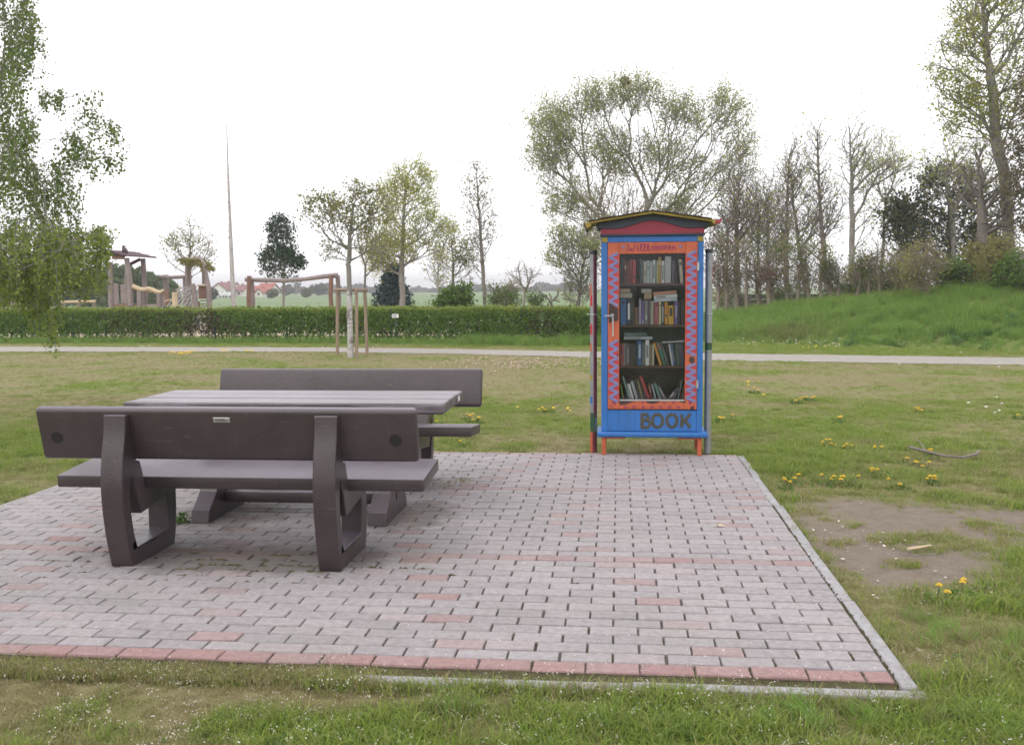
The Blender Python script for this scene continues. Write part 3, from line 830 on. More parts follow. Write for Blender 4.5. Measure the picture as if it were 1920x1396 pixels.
for cx, cy_, rx, ry, nn in ((.62, .42, .3, .22, 34), (.95, .75, .35, .25, 20), (.3, .75, .12, .3, 16), (-.35, -.3, .3, .12, 14), (-1.55, -.34, .12, .06, 7), (-.9, -.42, .2, .1, 8), (.25, -.3, .3, .15, 18)):
    for _ in range(nn): E2.append((random.gauss(cx, rx*.5), random.gauss(cy_, ry*.5), -.03))
E2 = np.array([p for p in E2 if not (p[0] < .08 and p[1] > -.15)]); n = len(E2)
scatter('tussock_grass', E2, rng.uniform(0, 6.28, n), rng.uniform(.2, .42, n), rng.integers(0, 6, n), np.clip(rng.normal(.28, .2, n), 0, 1), tall, tilt=.45)
# tiny white flowers in the front strip
wf = proto_col('wildflower', [(flower_weed(7, .055, .05), [MAT['stem'], MAT['petal']]) for _ in range(4)])
P = lawn_points(520, -4.6, .4, -1.2, -.04); k = rng.random(len(P)) < .35+.75*fbm(P[:, 0]*2.2, P[:, 1]*4, 71)-.25*sstep(-1.5, .3, P[:, 0]); P = P[k]
Q = np.stack([rng.uniform(-4.4, -.2, 34), rng.uniform(-.12, -.01, 34), np.full(34, -.03)], 1)
R_ = lawn_points(60, -7, -4.9, .8, 5); T_ = lawn_points(26, .1, 2.2, -.9, 1.2)
P = np.concatenate([P, Q, R_, T_]); n = len(P)
scatter('small_white_flowers', P, rng.uniform(0, 6.28, n), rng.uniform(.6, 1.35, n), rng.integers(0, 4, n), np.zeros(n), wf, tilt=.1)
# fallen petals on the paving and pink blossom on the lawn
def petals(name, P, s, mat, z=.0015):
    n = len(P); a = rng.uniform(0, 6.28, n); s = s*rng.uniform(.5, 1.4, n)
    u = np.stack([np.cos(a), np.sin(a), .2*rng.normal(size=n)], 1)*s[:, None]; v = np.stack([-np.sin(a), np.cos(a), .2*rng.normal(size=n)], 1)*s[:, None]*.6
    P = P+np.array([0, 0, z])
    V = np.stack([P-u, P-v, P+u, P+v], 1).reshape(-1, 3); V[:, 2] = np.maximum(V[:, 2], np.repeat(P[:, 2], 4)-.001)
    tag(link(name, np_mesh(name, V, np.arange(4*n).reshape(n, 4)), MAT[mat]), kind='stuff')
n = 420
x = rng.uniform(-4.4, 0, n); y = np.abs(rng.gamma(1.1, .55, n)); k = (y < 4.8) & (rng.random(n) < .45+.55*sstep(-2.4, -.4, x))
petals('fallen_petals', np.stack([x, y, 0*x+.003], 1)[k], .0042, 'petal')
x = rng.normal(-2.55, 1.0, 900); y = rng.normal(15.2, .9, 900)
petals('pink_blossom', np.stack([x, y, 0*x+.02], 1)[y < path_near(x)-.2], .022, 'petal_pink')

# ================================================================== PICNIC SET
BX0, BX1 = -.982, .982
def make_bench(loc, rz, label, plate):
    root = empty('bench', loc, label, 'bench', 'recycled plastic benches of the picnic set', rz=rz)
    outer = [(.078, 0), (.567, 0), (.592, .08), (.605, .2), (.607, .3), (.602, .393), (.255, .366), (.235, .43), (.197, .525), (.158, .535), (.1, .775), (.055, .778), (.046, .685), (.018, .575), (0, .45), (.003, .34), (.016, .24), (.042, .12)]
    hole = [(.1, .462), (.114, .448), (.155, .35), (.19, .252), (.5, .288), (.496, .1), (.14, .088), (.108, .17), (.086, .27), (.077, .365), (.088, .448)]
    def dense(pts):      # smooth curve through the rear edge of the support
        a = [pts[i] for i in (11, 12, 13, 14, 15, 16, 17)]+[pts[0]]; out = []
        for i in range(len(a)-1):
            p0, p1, p2, p3 = (np.array(a[min(max(i+d, 0), len(a)-1)]) for d in (-1, 0, 1, 2))
            for t in (0, .25, .5, .75):
                out.append(tuple(.5*(2*p1+(p2-p0)*t+(2*p0-5*p1+4*p2-p3)*t*t+(3*p1-p0-3*p2+p3)*t**3)))
        return pts[:11]+out
    for cx in (-.541, .541):
        m = MB(); m.prism(dense(outer), [hole], cx-.057, cx+.057, 'x')
        o = m.build('leg', MAT['bench'], root, smooth=True)
        bv = o.modifiers.new('edge', 'BEVEL'); bv.width = .005; bv.segments = 2; bv.limit_method = 'ANGLE'; bv.angle_limit = math.radians(50)
    # seat: sloping plank
    m = MB(); m.bbox((BX0, 0, -.033), (BX1, .43, .033), .008, 2)
    s = m.build('seat', MAT['bench'], root, smooth=True)
    s.location = (0, .268, .398); s.rotation_euler = (math.radians(4.8), 0, 0)
    m = MB(); m.bbox((BX0, 0, 0), (BX1, .06, .278), .022, 4)
    b = m.build('backrest', MAT['bench'], root, smooth=True)
    b.location = (0, .151, .535); b.rotation_euler = (math.radians(14.5), 0, 0)
    for cx in (-.885, .872):     # round plugs on the rear face, recess shade given by dark colour
        m = MB(); n = 20
        ring = [(cx+.031*math.cos(a*2*math.pi/n), .122+.031*math.sin(a*2*math.pi/n)) for a in range(n)]
        m.prism(ring, [], -.0022, .004, 'y'); ring2 = [(cx+(u-cx)*.8, .122+(v-.122)*.8) for u, v in ring]
        m.prism(ring2, [], -.0012, .003, 'y')
        m.build('plug', MAT['black_brown'], b)
    if plate:
        m = MB(); m.bbox((-.043, -.004, .212), (.043, .002, .237), .001, 1)
        p = m.build('plate', MAT['chrome'], b)
        m = MB()
        for k in range(3): m.box((-.033, -.0046, .2185+.005*k), (.03-.007*k, -.0041, .2205+.005*k))
        for q in (-.038, .038): m.tube([(q, -.005, .2245), (q, -.003, .2245)], .002, 6)
        o = m.build('engraving', MAT['black'], b)
    return root
MAT['black_brown'] = plain('dark_plug', (.012, .01, .01), .6, .3, 30, .1)
make_bench((-2.943, 1.13, 0), 0, 'dark brown plank bench nearest the camera, seen from behind, small silver plate on its back', True)
make_bench((-2.943, 3.78, 0), math.pi, 'dark brown plank bench on the far side of the picnic table, facing the camera', False)
tb = empty('picnic_table', (-2.94, 2.455, 0), 'long picnic table with weathered streaky purple-brown top between two benches', 'table')
for k in range(3):
    m = MB(); y0 = -.36+.24*k
    m.bbox((-.965+.004*(k == 1), y0+.0015, .674), (.965-.003*(k == 1), y0+.2385, .74), .014, 3)
    o = m.build('plank', MAT['tabletop'], tb, smooth=True)
    o.location = (0, 0, (-.001, .0005, 0)[k])
m = MB(); m.bbox((.9645, .15, .694), (.9685, .21, .724), .001, 1); m.build('sticker', MAT['petal'], tb)
prof = [(.30, 0), (.278, .075), (.222, .116), (.158, .168), (.118, .24), (.1, .34), (.102, .46), (.13, .56), (.19, .63), (.27, .664), (.27, .672)]
outl = prof+[(-u, v) for u, v in reversed(prof)]
slot = [(-.02, .105), (0, .085), (.02, .105), (.016, .22), (0, .31), (-.016, .22)]
for cx in (-.54, .545):
    m = MB(); m.prism(outl, [slot], cx-.055, cx+.055, 'x')
    o = m.build('leg', MAT['bench'], tb)
    bv = o.modifiers.new('edge', 'BEVEL'); bv.width = .005; bv.segments = 2; bv.limit_method = 'ANGLE'; bv.angle_limit = math.radians(50)
m = MB(); m.bbox((-.484, -.05, .078), (.489, .05, .150), .015, 2); m.build('crossbar', MAT['bench'], tb, smooth=True)

# ================================================================== BOOK CABINET
FY = 4.83                       # front plane
X0, X1 = -1.122, -.290          # outer faces
cab = empty('book_cabinet', (-.706, FY, 0), 'blue and orange painted book cabinet with small gabled roof at the end of the paving', 'cabinet')
CO = Vector((-.706, FY, 0))
def cb(name, mat, fn, parent=cab, smooth=False):
    m = MB(); fn(m)
    off = CO
    m.v = [(x-off.x, y-off.y, z-off.z) for x, y, z in m.v]
    return m.build(name, mat if isinstance(mat, list) else MAT[mat], parent, smooth)
BACK = FY+.36
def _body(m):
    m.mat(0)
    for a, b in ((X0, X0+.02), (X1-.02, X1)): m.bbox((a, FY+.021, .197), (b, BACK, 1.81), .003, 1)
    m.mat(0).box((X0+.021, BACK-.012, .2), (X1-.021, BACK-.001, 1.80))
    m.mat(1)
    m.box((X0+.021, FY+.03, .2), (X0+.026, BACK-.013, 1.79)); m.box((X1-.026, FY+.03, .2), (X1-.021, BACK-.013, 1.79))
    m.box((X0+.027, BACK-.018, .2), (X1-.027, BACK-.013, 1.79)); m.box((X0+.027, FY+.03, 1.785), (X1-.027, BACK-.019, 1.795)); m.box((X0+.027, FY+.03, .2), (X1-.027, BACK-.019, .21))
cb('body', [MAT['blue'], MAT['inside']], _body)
cb('stile', 'blue', lambda m: m.bbox((X0, FY, .197), (-1.070, FY+.02, 1.81), .003, 2))
cb('stile', 'blue', lambda m: m.bbox((-.337, FY, .197), (X1, FY+.02, 1.81), .003, 2))
cb('top_rail', 'blue', lambda m: m.bbox((-1.0695, FY+.001, 1.762), (-.3375, FY+.02, 1.81), .003, 2))
for a, b in ((X0+.004, -1.069), (-.341, X1-.003)):
    cb('corner_block', 'yellow', lambda m: m.bbox((a, FY-.006, 1.762), (b, FY-.0005, 1.804), .003, 1))
cb('drawer_front', 'blue', lambda m: (m.bbox((-1.0695, FY+.002, .2), (-.3375, FY+.02, .378), .003, 2)))
# plinth ledge
cb('plinth', 'blue', lambda m: m.bbox((-1.157, FY-.035, .152), (-.247, BACK+.01, .196), .012, 3), smooth=True)
for s, xo in ((1, -1.118), (-1, -.296)):
    def ft(m):
        for y in (FY-.012, BACK-.06):
            m.bbox((min(xo, xo+s*.034), y, 0), (max(xo, xo+s*.034), y+.034, .136), .003, 1)
            m.bbox((min(xo, xo+s*.195), y+.001, .1365), (max(xo, xo+s*.195), y+.033, .1515), .003, 1)
        m.bbox((min(xo+.003*s, xo+s*.031), FY+.0235, .1375), (max(xo+.003*s, xo+s*.031), BACK-.062, .1505), .003, 1)
    cb('foot_frame', 'orange', ft)
# cornice, red arched board, slate gable
cb('cornice', 'slate', lambda m: m.bbox((X0-.012, FY-.02, 1.811), (X1+.012, FY+.03, 1.829), .006, 2))
def arch(t):  # t in -1..1
    return 1.872+.062*(.5+.5*math.cos(math.pi*min(1, abs(t)*1.35)))
xs_ = np.linspace(X0-.004, X1+.004, 33)
cb('arched_board', 'crimson', lambda m: m.prism([(xs_[0], 1.8295), (xs_[-1], 1.8295)]+[(x, arch((x+.706)/.42)) for x in xs_[::-1]], [], FY-.014, FY+.012, 'y'))
cb('gable', 'slate', lambda m: m.prism([(-1.158, 1.8725), (-.254, 1.8725), (-.254, 1.915), (-.706, 1.99), (-1.158, 1.913)], [], FY+.0125, BACK-.02, 'y'))
cb('gable_lip', 'slate', lambda m: m.prism([(-1.158, 1.882), (-1.158, 1.913), (-.706, 1.99), (-.254, 1.915), (-.254, 1.884)]+[(x, arch((x+.706)/.42)+.0015) for x in np.linspace(-.33, -1.08, 27)], [], FY-.03, FY+.0115, 'y'))
def slab(xa, za, xb, zb, y0, y1, th):
    n = np.array([-(zb-za), xb-xa]); n = n/np.linalg.norm(n)*th
    return [(xa, za), (xb, zb), (xb+n[0], zb+n[1]), (xa+n[0], za+n[1])], y0, y1
for nm, pts in (('roof_board', ((-1.206, 1.914), (-.7065, 1.988))), ('roof_board', ((-.7055, 1.988), (-.245, 1.917)))):
    (xa, za), (xb, zb) = pts
    o, y0, y1 = slab(xa, za, xb, zb, FY-.11, BACK+.05, .0165)
    cb(nm, 'yellow', lambda m: m.prism(o, [], y0, y1, 'y'))
    # shingle courses on top of each board
    L = math.hypot(xb-xa, zb-za); ux, uz = (xb-xa)/L, (zb-za)/L
    for k in range(5):
        a0, a1 = L*k/5-.012, L*(k+1)/5+.006
        if nm and xb < -.5: lift = .0025+.0032*(0)
        m0 = .0185+(.004 if k % 2 else .0015)
        q = [(xa+ux*a0-uz*m0, za+uz*a0+ux*m0), (xa+ux*a1-uz*m0, za+uz*a1+ux*m0)]
        q += [(q[1][0]-uz*.006, q[1][1]+ux*.006), (q[0][0]-uz*.006, q[0][1]+ux*.006)]
        cb('shingle', 'roofing', lambda m: m.prism(q, [], FY-.125+random.uniform(-.008, .004), BACK+.06, 'y'))
# dropped eave boards
def eave(xa, za, xb, zb):
    q, y0, y1 = slab(xa, za, xb, zb, FY-.108, BACK+.045, .018)
    return q, y0, y1
q, y0, y1 = eave(-1.268, 1.868, -1.208, 1.914)
cb('eave_board', 'yellow', lambda m: m.prism([(-1.2578, 1.9155), (-1.2065, 1.9285), (-1.2, 1.9), (-1.2362, 1.8735)], [], y0, y1, 'y'))
cb('eave_trim', 'roofing', lambda m: m.prism([(-1.27, 1.915), (-1.2585, 1.917), (-1.237, 1.872), (-1.246, 1.862)], [], y0-.006, y1, 'y'))
cb('eave_board', 'yellow', lambda m: m.prism([(-.2445, 1.918), (-.244, 1.938), (-.204, 1.926), (-.214, 1.893)], [], y0, y1, 'y'))
cb('eave_trim', 'crimson', lambda m: m.prism([(-.2035, 1.927), (-.152, 1.934), (-.17, 1.903), (-.213, 1.9)], [], y0-.004, y1, 'y'))
# shelves
for z in (1.425, 1.083, .744, .4655):
    cb('shelf', 'shelf', lambda m: m.bbox((X0+.027, FY+.035, z-.02), (X1-.027, BACK-.019, z), .002, 1))
# ---- door
door = empty('door', (0, 0, 0), parent=cab)
DY = FY-.010                    # front face of the door
DX0, DX1, GX0, GX1, DZ0, DZ1, GZ0, GZ1 = -1.068, -.339, -.974, -.4355, .386, 1.760, .4655, 1.667
cb('door_stile', 'orange', lambda m: m.bbox((DX0, DY, DZ0), (GX0, FY+.028, DZ1), .003, 2), door)
cb('door_stile', 'orange', lambda m: m.bbox((GX1, DY, DZ0), (DX1, FY+.028, DZ1), .003, 2), door)
cb('door_rail', 'orange', lambda m: m.bbox((GX0+.0005, DY+.0005, GZ1), (GX1-.0005, FY+.027, DZ1-.0005), .002, 1), door)
cb('door_rail', 'orange', lambda m: m.bbox((GX0+.0005, DY+.0005, DZ0+.0005), (GX1-.0005, FY+.027, GZ0-.012), .002, 1), door)
cb('glass_bead', 'chrome', lambda m: m.bbox((GX0+.001, DY-.004, GZ0-.0115), (GX1-.001, FY+.02, GZ0), .002, 1), door)
def glass_mat():
    m, nt, b = new_mat('window_glass')
    tr = N(nt, 'ShaderNodeBsdfTransparent'); tr.inputs[0].default_value = (.97, .98, .98, 1)
    gl = N(nt, 'ShaderNodeBsdfGlossy'); gl.inputs['Roughness'].default_value = .03
    df = N(nt, 'ShaderNodeBsdfDiffuse'); df.inputs[0].default_value = (.5, .5, .48, 1)
    fr = N(nt, 'ShaderNodeFresnel'); fr.inputs[0].default_value = 1.5
    dust = ramp(nt, noise(nt, 3, 6, .7, coords(nt, 'Object', (3, 1, 1))), [(.45, (.005,)*3), (.75, (.05,)*3)])
    a = N(nt, 'ShaderNodeMixShader'); nt.links.new(fr.outputs[0], a.inputs[0]); nt.links.new(tr.outputs[0], a.inputs[1]); nt.links.new(gl.outputs[0], a.inputs[2])
    c = N(nt, 'ShaderNodeMixShader'); nt.links.new(dust, c.inputs[0]); nt.links.new(a.outputs[0], c.inputs[1]); nt.links.new(df.outputs[0], c.inputs[2])
    nt.links.new(c.outputs[0], nt.nodes['Material Output'].inputs[0])
    return m
MAT['glass'] = glass_mat()
cb('pane', 'glass', lambda m: m.add([(GX0-.004, FY+.012, GZ0-.004), (GX1+.004, FY+.012, GZ0-.004), (GX1+.004, FY+.012, GZ1+.004), (GX0-.004, FY+.012, GZ1+.004)], [(0, 1, 2, 3)]), door)
# painted decoration: zigzag bands with red triangles
SY = DY-.0008
def flat(m, pts, y=None, th=.0006):
    y = SY if y is None else y
    m.prism(pts, [], y, y+th, 'y')
def stroke(m, pts, w, y, th=.22):
    m.tube([(x, y, z) for x, z in pts], w/2, 8, sq=(1, th, 1))
def crop_a(X, Y): p = at(1080+X/5.37, 380+Y/5.369, DY); return p[0], p[2]
def crop_b(X, Y): p = at(1080+X/5.17, 600+Y/5.17, DY); return p[0], p[2]
def zig(x0, x1, ztop, zbot, n, flip, dec, red):
    zs = np.linspace(ztop, zbot, 2*n+1); pts = []
    for k, z in enumerate(zs):
        side = (k % 2 == 0) ^ flip
        pts.append((x1-.012 if side else x0+.012, z+random.uniform(-.004, .004)))
    m = MB()
    for a in range(len(pts)-1):
        stroke(m, [pts[a], ((pts[a][0]+pts[a+1][0])/2+random.uniform(-.003, .003), (pts[a][1]+pts[a+1][1])/2), pts[a+1]], .0235, SY-.0012-.00008*(a % 2), .1)
    cb('painted_zigzag', 'periwinkle', lambda q: q.add(m.v, m.f), door)
    for a in range(1, len(pts)-1):
        xx = x0+.005 if pts[a][0] > (x0+x1)/2 else x1-.005
        dz = (zs[0]-zs[1])
        s = 1 if xx < (x0+x1)/2 else -1
        r_ = MB(); flat(r_, [(xx, pts[a][1]+dz*.62), (xx+s*.06, pts[a][1]+dz*.05), (xx, pts[a][1]-dz*.5)])
        cb('painted_triangle', 'redpaint', lambda q: q.add(r_.v, r_.f), door)
dec, red = MB(), MB()
zl = crop_a(380, 505)[1]; zr = crop_a(1160, 490)[1]
zig(DX0, GX0, zl, crop_a(380, 1035)[1], 6, False, dec, red)
zig(DX0, GX0, crop_b(360, 195)[1], crop_b(360, 790)[1], 7, False, dec, red)
zig(GX1, DX1, zr, crop_b(1120, 345)[1], 13, False, dec, red)
zig(GX1, DX1, crop_b(1120, 425)[1], crop_b(1120, 790)[1], 5, False, dec, red)
for X, Y in ((478, 445), (1052, 440)):       # little blue stars beside the greeting
    cx, cz = crop_a(X, Y)
    dec = MB()
    for k in range(4):
        a = k*math.pi/4; stroke(dec, [(cx-.013*math.cos(a), cz-.013*math.sin(a)), (cx+.013*math.cos(a), cz+.013*math.sin(a))], .006, SY-.001-.0001*k)
    cb('painted_star', 'periwinkle', lambda q: q.add(dec.v, dec.f), door)
# greeting lettering, hand painted
GL = {
 'W': [[(.0, .9), (.12, 1.02), (.22, .8), (.2, .1), (.3, 0), (.5, .45), (.52, .1), (.66, 0), (.86, .6), (.9, 1)], [(-.05, .05), (.08, .2)]],
 'i': [[(0, .55), (.08, .62), (.1, .1), (.2, 0), (.3, .12)], [(.1, .85), (.13, .9)]],
 'l': [[(0, .3), (.2, .75), (.2, 1.05), (.08, 1.0), (.06, .3), (.16, 0), (.3, .15)]],
 'k': [[(0, .3), (.18, .8), (.15, 1.05), (.06, .9), (.06, 0)], [(.06, .35), (.28, .62)], [(.12, .38), (.3, 0)]],
 'o': [[(.3, .55), (.12, .6), (.02, .3), (.14, 0), (.32, .08), (.38, .35), (.3, .56)]],
 'm': [[(0, .6), (.05, .02)], [(.05, .45), (.18, .62), (.26, .5), (.26, .02)], [(.26, .45), (.4, .62), (.48, .5), (.5, .02)]],
 'e': [[(.02, .32), (.3, .38), (.26, .58), (.1, .6), (.01, .3), (.12, .02), (.34, .1)]],
 'n': [[(0, .6), (.05, .02)], [(.05, .42), (.2, .62), (.29, .5), (.3, .02)]],
}
lt = MB(); xa, za = crop_a(512, 488); xb, _ = crop_a(1010, 470); H = .062
word = [('W', 1.0), ('i', .36), ('l', .36), ('l', .36), ('k', .42), ('o', .48), ('m', .64), ('m', .64), ('e', .44), ('n', .4)]
tot = sum(a for _, a in word); x = xa; u = (xb-xa)/tot
for k, (ch, adv) in enumerate(word):
    for s in GL[ch]:
        stroke(lt, [(x+px_*u*.95, za+(.006 if ch in 'omen' else 0)+pz_*H*(.92 if ch in 'Wilk' else .9)+.002*math.sin(k*2)) for px_, pz_ in s], .0078, SY-.0006)
    x += adv*u
cb('greeting_lettering', 'purple', lambda m: m.add(lt.v, lt.f), door)
# hearts and dots along the bottom rail
ht = MB()
for k in range(7):
    cx, cz = crop_b(478+k*86, 842)
    s = .0105; ht = MB()
    stroke(ht, [(cx, cz-s*.9), (cx-s*1.3, cz+s*.2), (cx-s*.8, cz+s*.75), (cx, cz+s*.3), (cx+s*.8, cz+s*.75), (cx+s*1.3, cz+s*.2), (cx, cz-s*.9)], .0062, SY-.0004)
    cb('painted_heart', 'purple', lambda q: q.add(ht.v, ht.f), door); ht = MB()
    if k < 6: dx, dz = crop_b(521+k*86, 842); stroke(ht, [(dx-.002, dz), (dx+.002, dz)], .005, SY-.0004); cb('painted_dot', 'purple', lambda q: q.add(ht.v, ht.f), door)
for X, Y in ((860, 795), (945, 792), (650, 795)):
    ht = MB(); cx, cz = crop_b(X, Y); stroke(ht, [(cx-.012, cz-.008), (cx, cz+.008), (cx+.012, cz-.008), (cx-.012, cz-.006)], .006, SY-.0004); cb('painted_mark', 'purple', lambda q: q.add(ht.v, ht.f), door)
for X, Y in ((370, 800), (1105, 800)):
    ht = MB(); cx, cz = crop_b(X, Y); flat(ht, [(cx-.016, cz+.012), (cx+.018, cz+.014), (cx+.004, cz-.02)], SY-.0003); cb('painted_mark', 'purple', lambda q: q.add(ht.v, ht.f), door)
for X in (345, 1140):
    ht = MB(); cx, cz = crop_b(X, 835); stroke(ht, [(cx-.008, cz-.01), (cx-.004, cz+.012), (cx+.008, cz-.004), (cx+.003, cz-.012)], .005, SY-.0004); cb('painted_mark', 'purple', lambda q: q.add(ht.v, ht.f), door)
# places where the paint has come off
pl = None
def blob(m, pts):
    m = MB(); flat(m, [crop_a(*p) for p in pts] if pts[0][1] > 900 and pts[0][0] < 440 else [crop_b(*p) for p in pts], SY-.0022, .0018)
    cb('peeled_patch', 'peel', lambda q: q.add(m.v, m.f), door)
blob(pl, [(330, 1012), (360, 1018), (385, 1042), (405, 1050), (428, 1068), (428, 1130), (424, 1185), (398, 1192), (360, 1190), (345, 1205), (331, 1215)])
blob(pl, [(1095, 380), (1110, 352), (1130, 352), (1150, 368), (1148, 402), (1132, 420), (1108, 414)])
blob(pl, [(416, 778), (548, 778), (560, 790), (520, 800), (480, 815), (430, 820)])
blob(pl, [(680, 778), (830, 778), (800, 796), (740, 808), (690, 800)])
blob(pl, [(1000, 778), (1062, 778), (1066, 795), (1040, 800), (1010, 792)])
blob(pl, [(1108, 835), (1145, 838), (1140, 862), (1108, 862)])
blob(pl, [(395, 332), (412, 330), (414, 345), (398, 348)])
# handle, latch bar, hinges
hx, hz = crop_a(372, 1140); hx0, _ = crop_a(285, 1140)
h = cb('handle', 'metal', lambda m: (m.tube([(hx, DY-.045, hz), (hx-.03, DY-.052, hz+.002), (hx0, DY-.05, hz+.001)], [.009, .0085, .007], 10), m.tube([(hx-.003, DY+.001, hz), (hx-.003, DY-.047, hz)], .008, 10), m.bbox((hx-.016, DY-.006, hz-.024), (hx+.008, DY-.0004, hz+.02), .003, 1)), door, True)
a0, a1 = crop_a(372, 1160), crop_a(372, 1350)
cb('latch_bar', 'chrome', lambda m: m.bbox((a0[0]-.006, DY-.007, a1[1]), (a0[0]+.006, DY-.0005, a0[1]), .002, 1), door)
for f, X, Y in ((crop_a, 1235, 640), (crop_b, 1180, 622)):
    cx, cz = f(X, Y)
    cb('hinge', 'chrome', lambda m: (m.tube([(DX1+.001, DY-.006, cz-.036), (DX1+.001, DY-.006, cz+.036)], .0055, 8), m.box((DX1-.006, DY-.0035, cz-.03), (DX1+.013, DY-.0006, cz+.03))), door)
# large brush lettering on the drawer front
dr = [o for o in cab.children if o.name.startswith('drawer_front')][0]
def cB(X, Y): p = at(1080+X/5.17, 600+Y/5.17, FY+.001); return p[0], p[2]
for let in ([[(640, 905), (640, 970), (640, 1040)], [(628, 912), (690, 915), (704, 940), (690, 962), (648, 968)], [(648, 968), (705, 975), (722, 1005), (700, 1035), (628, 1040)]],
          [[(790+52*math.sin(a)+3*math.sin(3*a), 975-62*math.cos(a)) for a in np.linspace(0, 6.4, 22)]], [[(930+48*math.sin(a), 972-62*math.cos(a)+3*math.cos(2*a)) for a in np.linspace(0, 6.4, 22)]],
          [[(1025, 912), (1028, 975), (1022, 1038)], [(1108, 908), (1075, 950), (1040, 985)], [(1050, 975), (1080, 1005), (1106, 1038)], [(1098, 1030), (1100, 1050)]]):
    bk = MB()
    for s in let: stroke(bk, [cB(*p) for p in s], .028 if len(s) > 2 else .009, FY+.0012, .12)
    cb('letter', 'brush', lambda q: q.add(bk.v, bk.f), dr)

# ------------------------------------------------------------------ books (each a thing of its own)
BCOL = {'dark brown': (.035, .022, .018), 'maroon': (.09, .02, .022), 'brown-red': (.15, .03, .025), 'dark red': (.22, .025, .025), 'red': (.42, .035, .04), 'dark teal': (.035, .075, .075), 'teal-grey': (.1, .15, .145),
 'cream': (.55, .5, .38), 'pale blue': (.42, .5, .54), 'pale grey': (.45, .47, .46), 'white': (.66, .68, .67), 'pale yellow': (.6, .55, .3), 'mustard': (.38, .27, .04), 'light grey': (.46, .47, .49), 'blue': (.03, .12, .3), 'navy': (.02, .025, .07),
 'brown': (.15, .07, .04), 'purple': (.15, .09, .3), 'grey': (.22, .21, .21), 'mauve': (.1, .07, .1), 'beige': (.4, .37, .3), 'rose': (.38, .09, .12), 'orange': (.6, .26, .03), 'amber': (.65, .38, .03), 'tan': (.38, .28, .18), 'peach': (.5, .25, .17),
 'green': (.02, .13, .06), 'olive': (.2, .18, .08), 'sea green': (.16, .3, .27), 'black': (.015, .015, .018), 'dark green': (.02, .05, .035), 'lime': (.2, .25, .05), 'charcoal': (.06, .06, .065), 'lilac': (.36, .32, .45)}
BM = {}
def bmat(c):
    if c not in BM: BM[c] = plain('book_cover_'+c.replace(' ', '_').replace('-', '_'), tuple(1.0*q for q in BCOL[c]), .5, .12, 40, .03, stretch=(3, 3, .5))
    return BM[c]
MAT['pages'] = plain('book_pages', (.5, .45, .35), .9, .15, 60, .05, stretch=(1, 1, 20))
def book(x0, x1, z0, z1, col, label, lean=0.0, depth=.17, y0=None, strip=None, flat_=False):
    y0 = FY+.045+random.uniform(-.004, .012) if y0 is None else y0
    cx = (x0+x1)/2
    wd, ht_ = x1-x0, z1-z0
    if not flat_: wd = max(.007, wd)
    t = empty('book', (cx, y0, z0), label, 'book', 'books on the cabinet shelves')
    m = MB()
    if not flat_:
        e = min(.0025, wd*.2)
        m.mat(0).bbox((-wd/2, 0, 0), (wd/2, .004, ht_), min(.0018, wd*.15), 2)
        for sx in (-1, 1): m.box((sx*wd/2-(e if sx > 0 else 0), .0045, 0), (sx*wd/2+(e if sx < 0 else 0), depth, ht_))
        m.mat(1).box((-wd/2+e+.0004, .005, .004), (wd/2-e-.0004, depth-.006, ht_-.004))
    else:
        e = min(.003, ht_*.2)
        m.mat(0).bbox((-wd/2, 0, 0), (wd/2, .004, ht_), min(.0018, ht_*.15), 2)
        for sz in (0, 1): m.box((-wd/2, .0045, sz*(ht_-e)), (wd/2, depth, sz*(ht_-e)+e))
        m.mat(1).box((-wd/2+.004, .005, e+.0004), (wd/2-.004, depth-.006, ht_-e-.0004))
    c = m.build('cover', [bmat(col), MAT['pages']], t)
    if strip:
        m = MB(); sc, a, b = strip
        if not flat_: m.box((-wd*.28, -.0007, ht_*a), (wd*.28, -.0002, ht_*b))
        else: m.box((-wd/2+wd*a, -.0007, ht_*.28), (-wd/2+wd*b, -.0002, ht_*.72))
        m.build('spine_label', bmat(sc), t)
    if lean: t.rotation_euler = (0, lean, 0)
    return t
def bA(X, Y): p = at(1080+X/5.37, 380+Y/5.369, FY+.06); return p[0], p[2]
def bB(X, Y): p = at(1080+X/5.17, 600+Y/5.17, FY+.06); return p[0], p[2]
def row(f, zs, items, where):
    for k, it in enumerate(items):
        a, b, top, col = it[:4]; lean = it[4] if len(it) > 4 else 0; strip = it[5] if len(it) > 5 else None
        x0, z1 = f(a, top); x1, _ = f(b, top)
        word = 'leaning ' if abs(lean) > .1 else ''
        size = 'thin ' if x1-x0 < .016 else ('thick ' if x1-x0 > .034 else '')
        book(x0, x1, zs+.0008, z1, col, '%s%s%s book, %s from the left on the %s' % (word, size, col, ORD[k], where), lean, strip=strip)
row(bA, 1.425, [(440, 457, 600, 'black'), (460, 480, 560, 'dark brown'), (483, 512, 575, 'maroon', 0, ('tan', .6, .75)), (515, 540, 590, 'brown-red'), (543, 567, 570, 'dark red'), (570, 603, 575, 'red', 0, ('maroon', .2, .35)), (642, 660, 560, 'dark teal'), (662, 681, 575, 'teal-grey'),
    (684, 710, 590, 'cream', 0, ('grey', .3, .6)), (713, 741, 580, 'pale blue', 0, ('grey', .6, .75)), (745, 769, 590, 'pale grey'), (773, 795, 577, 'white', 0, ('teal-grey', .2, .8)), (797, 811, 577, 'sea green'), (813, 825, 582, 'pale yellow'), (827, 857, 550, 'mustard', 0, ('cream', .7, .85)), (861, 891, 585, 'white', 0, ('grey', .15, .8)), (897, 957, 540, 'light grey', 0, ('pale grey', .75, .85)),
    (966, 988, 590, 'mauve'), (1000, 1022, 580, 'dark brown', -.1), (1052, 1083, 570, 'cream', -.08, ('black', .75, .9))], 'top shelf')
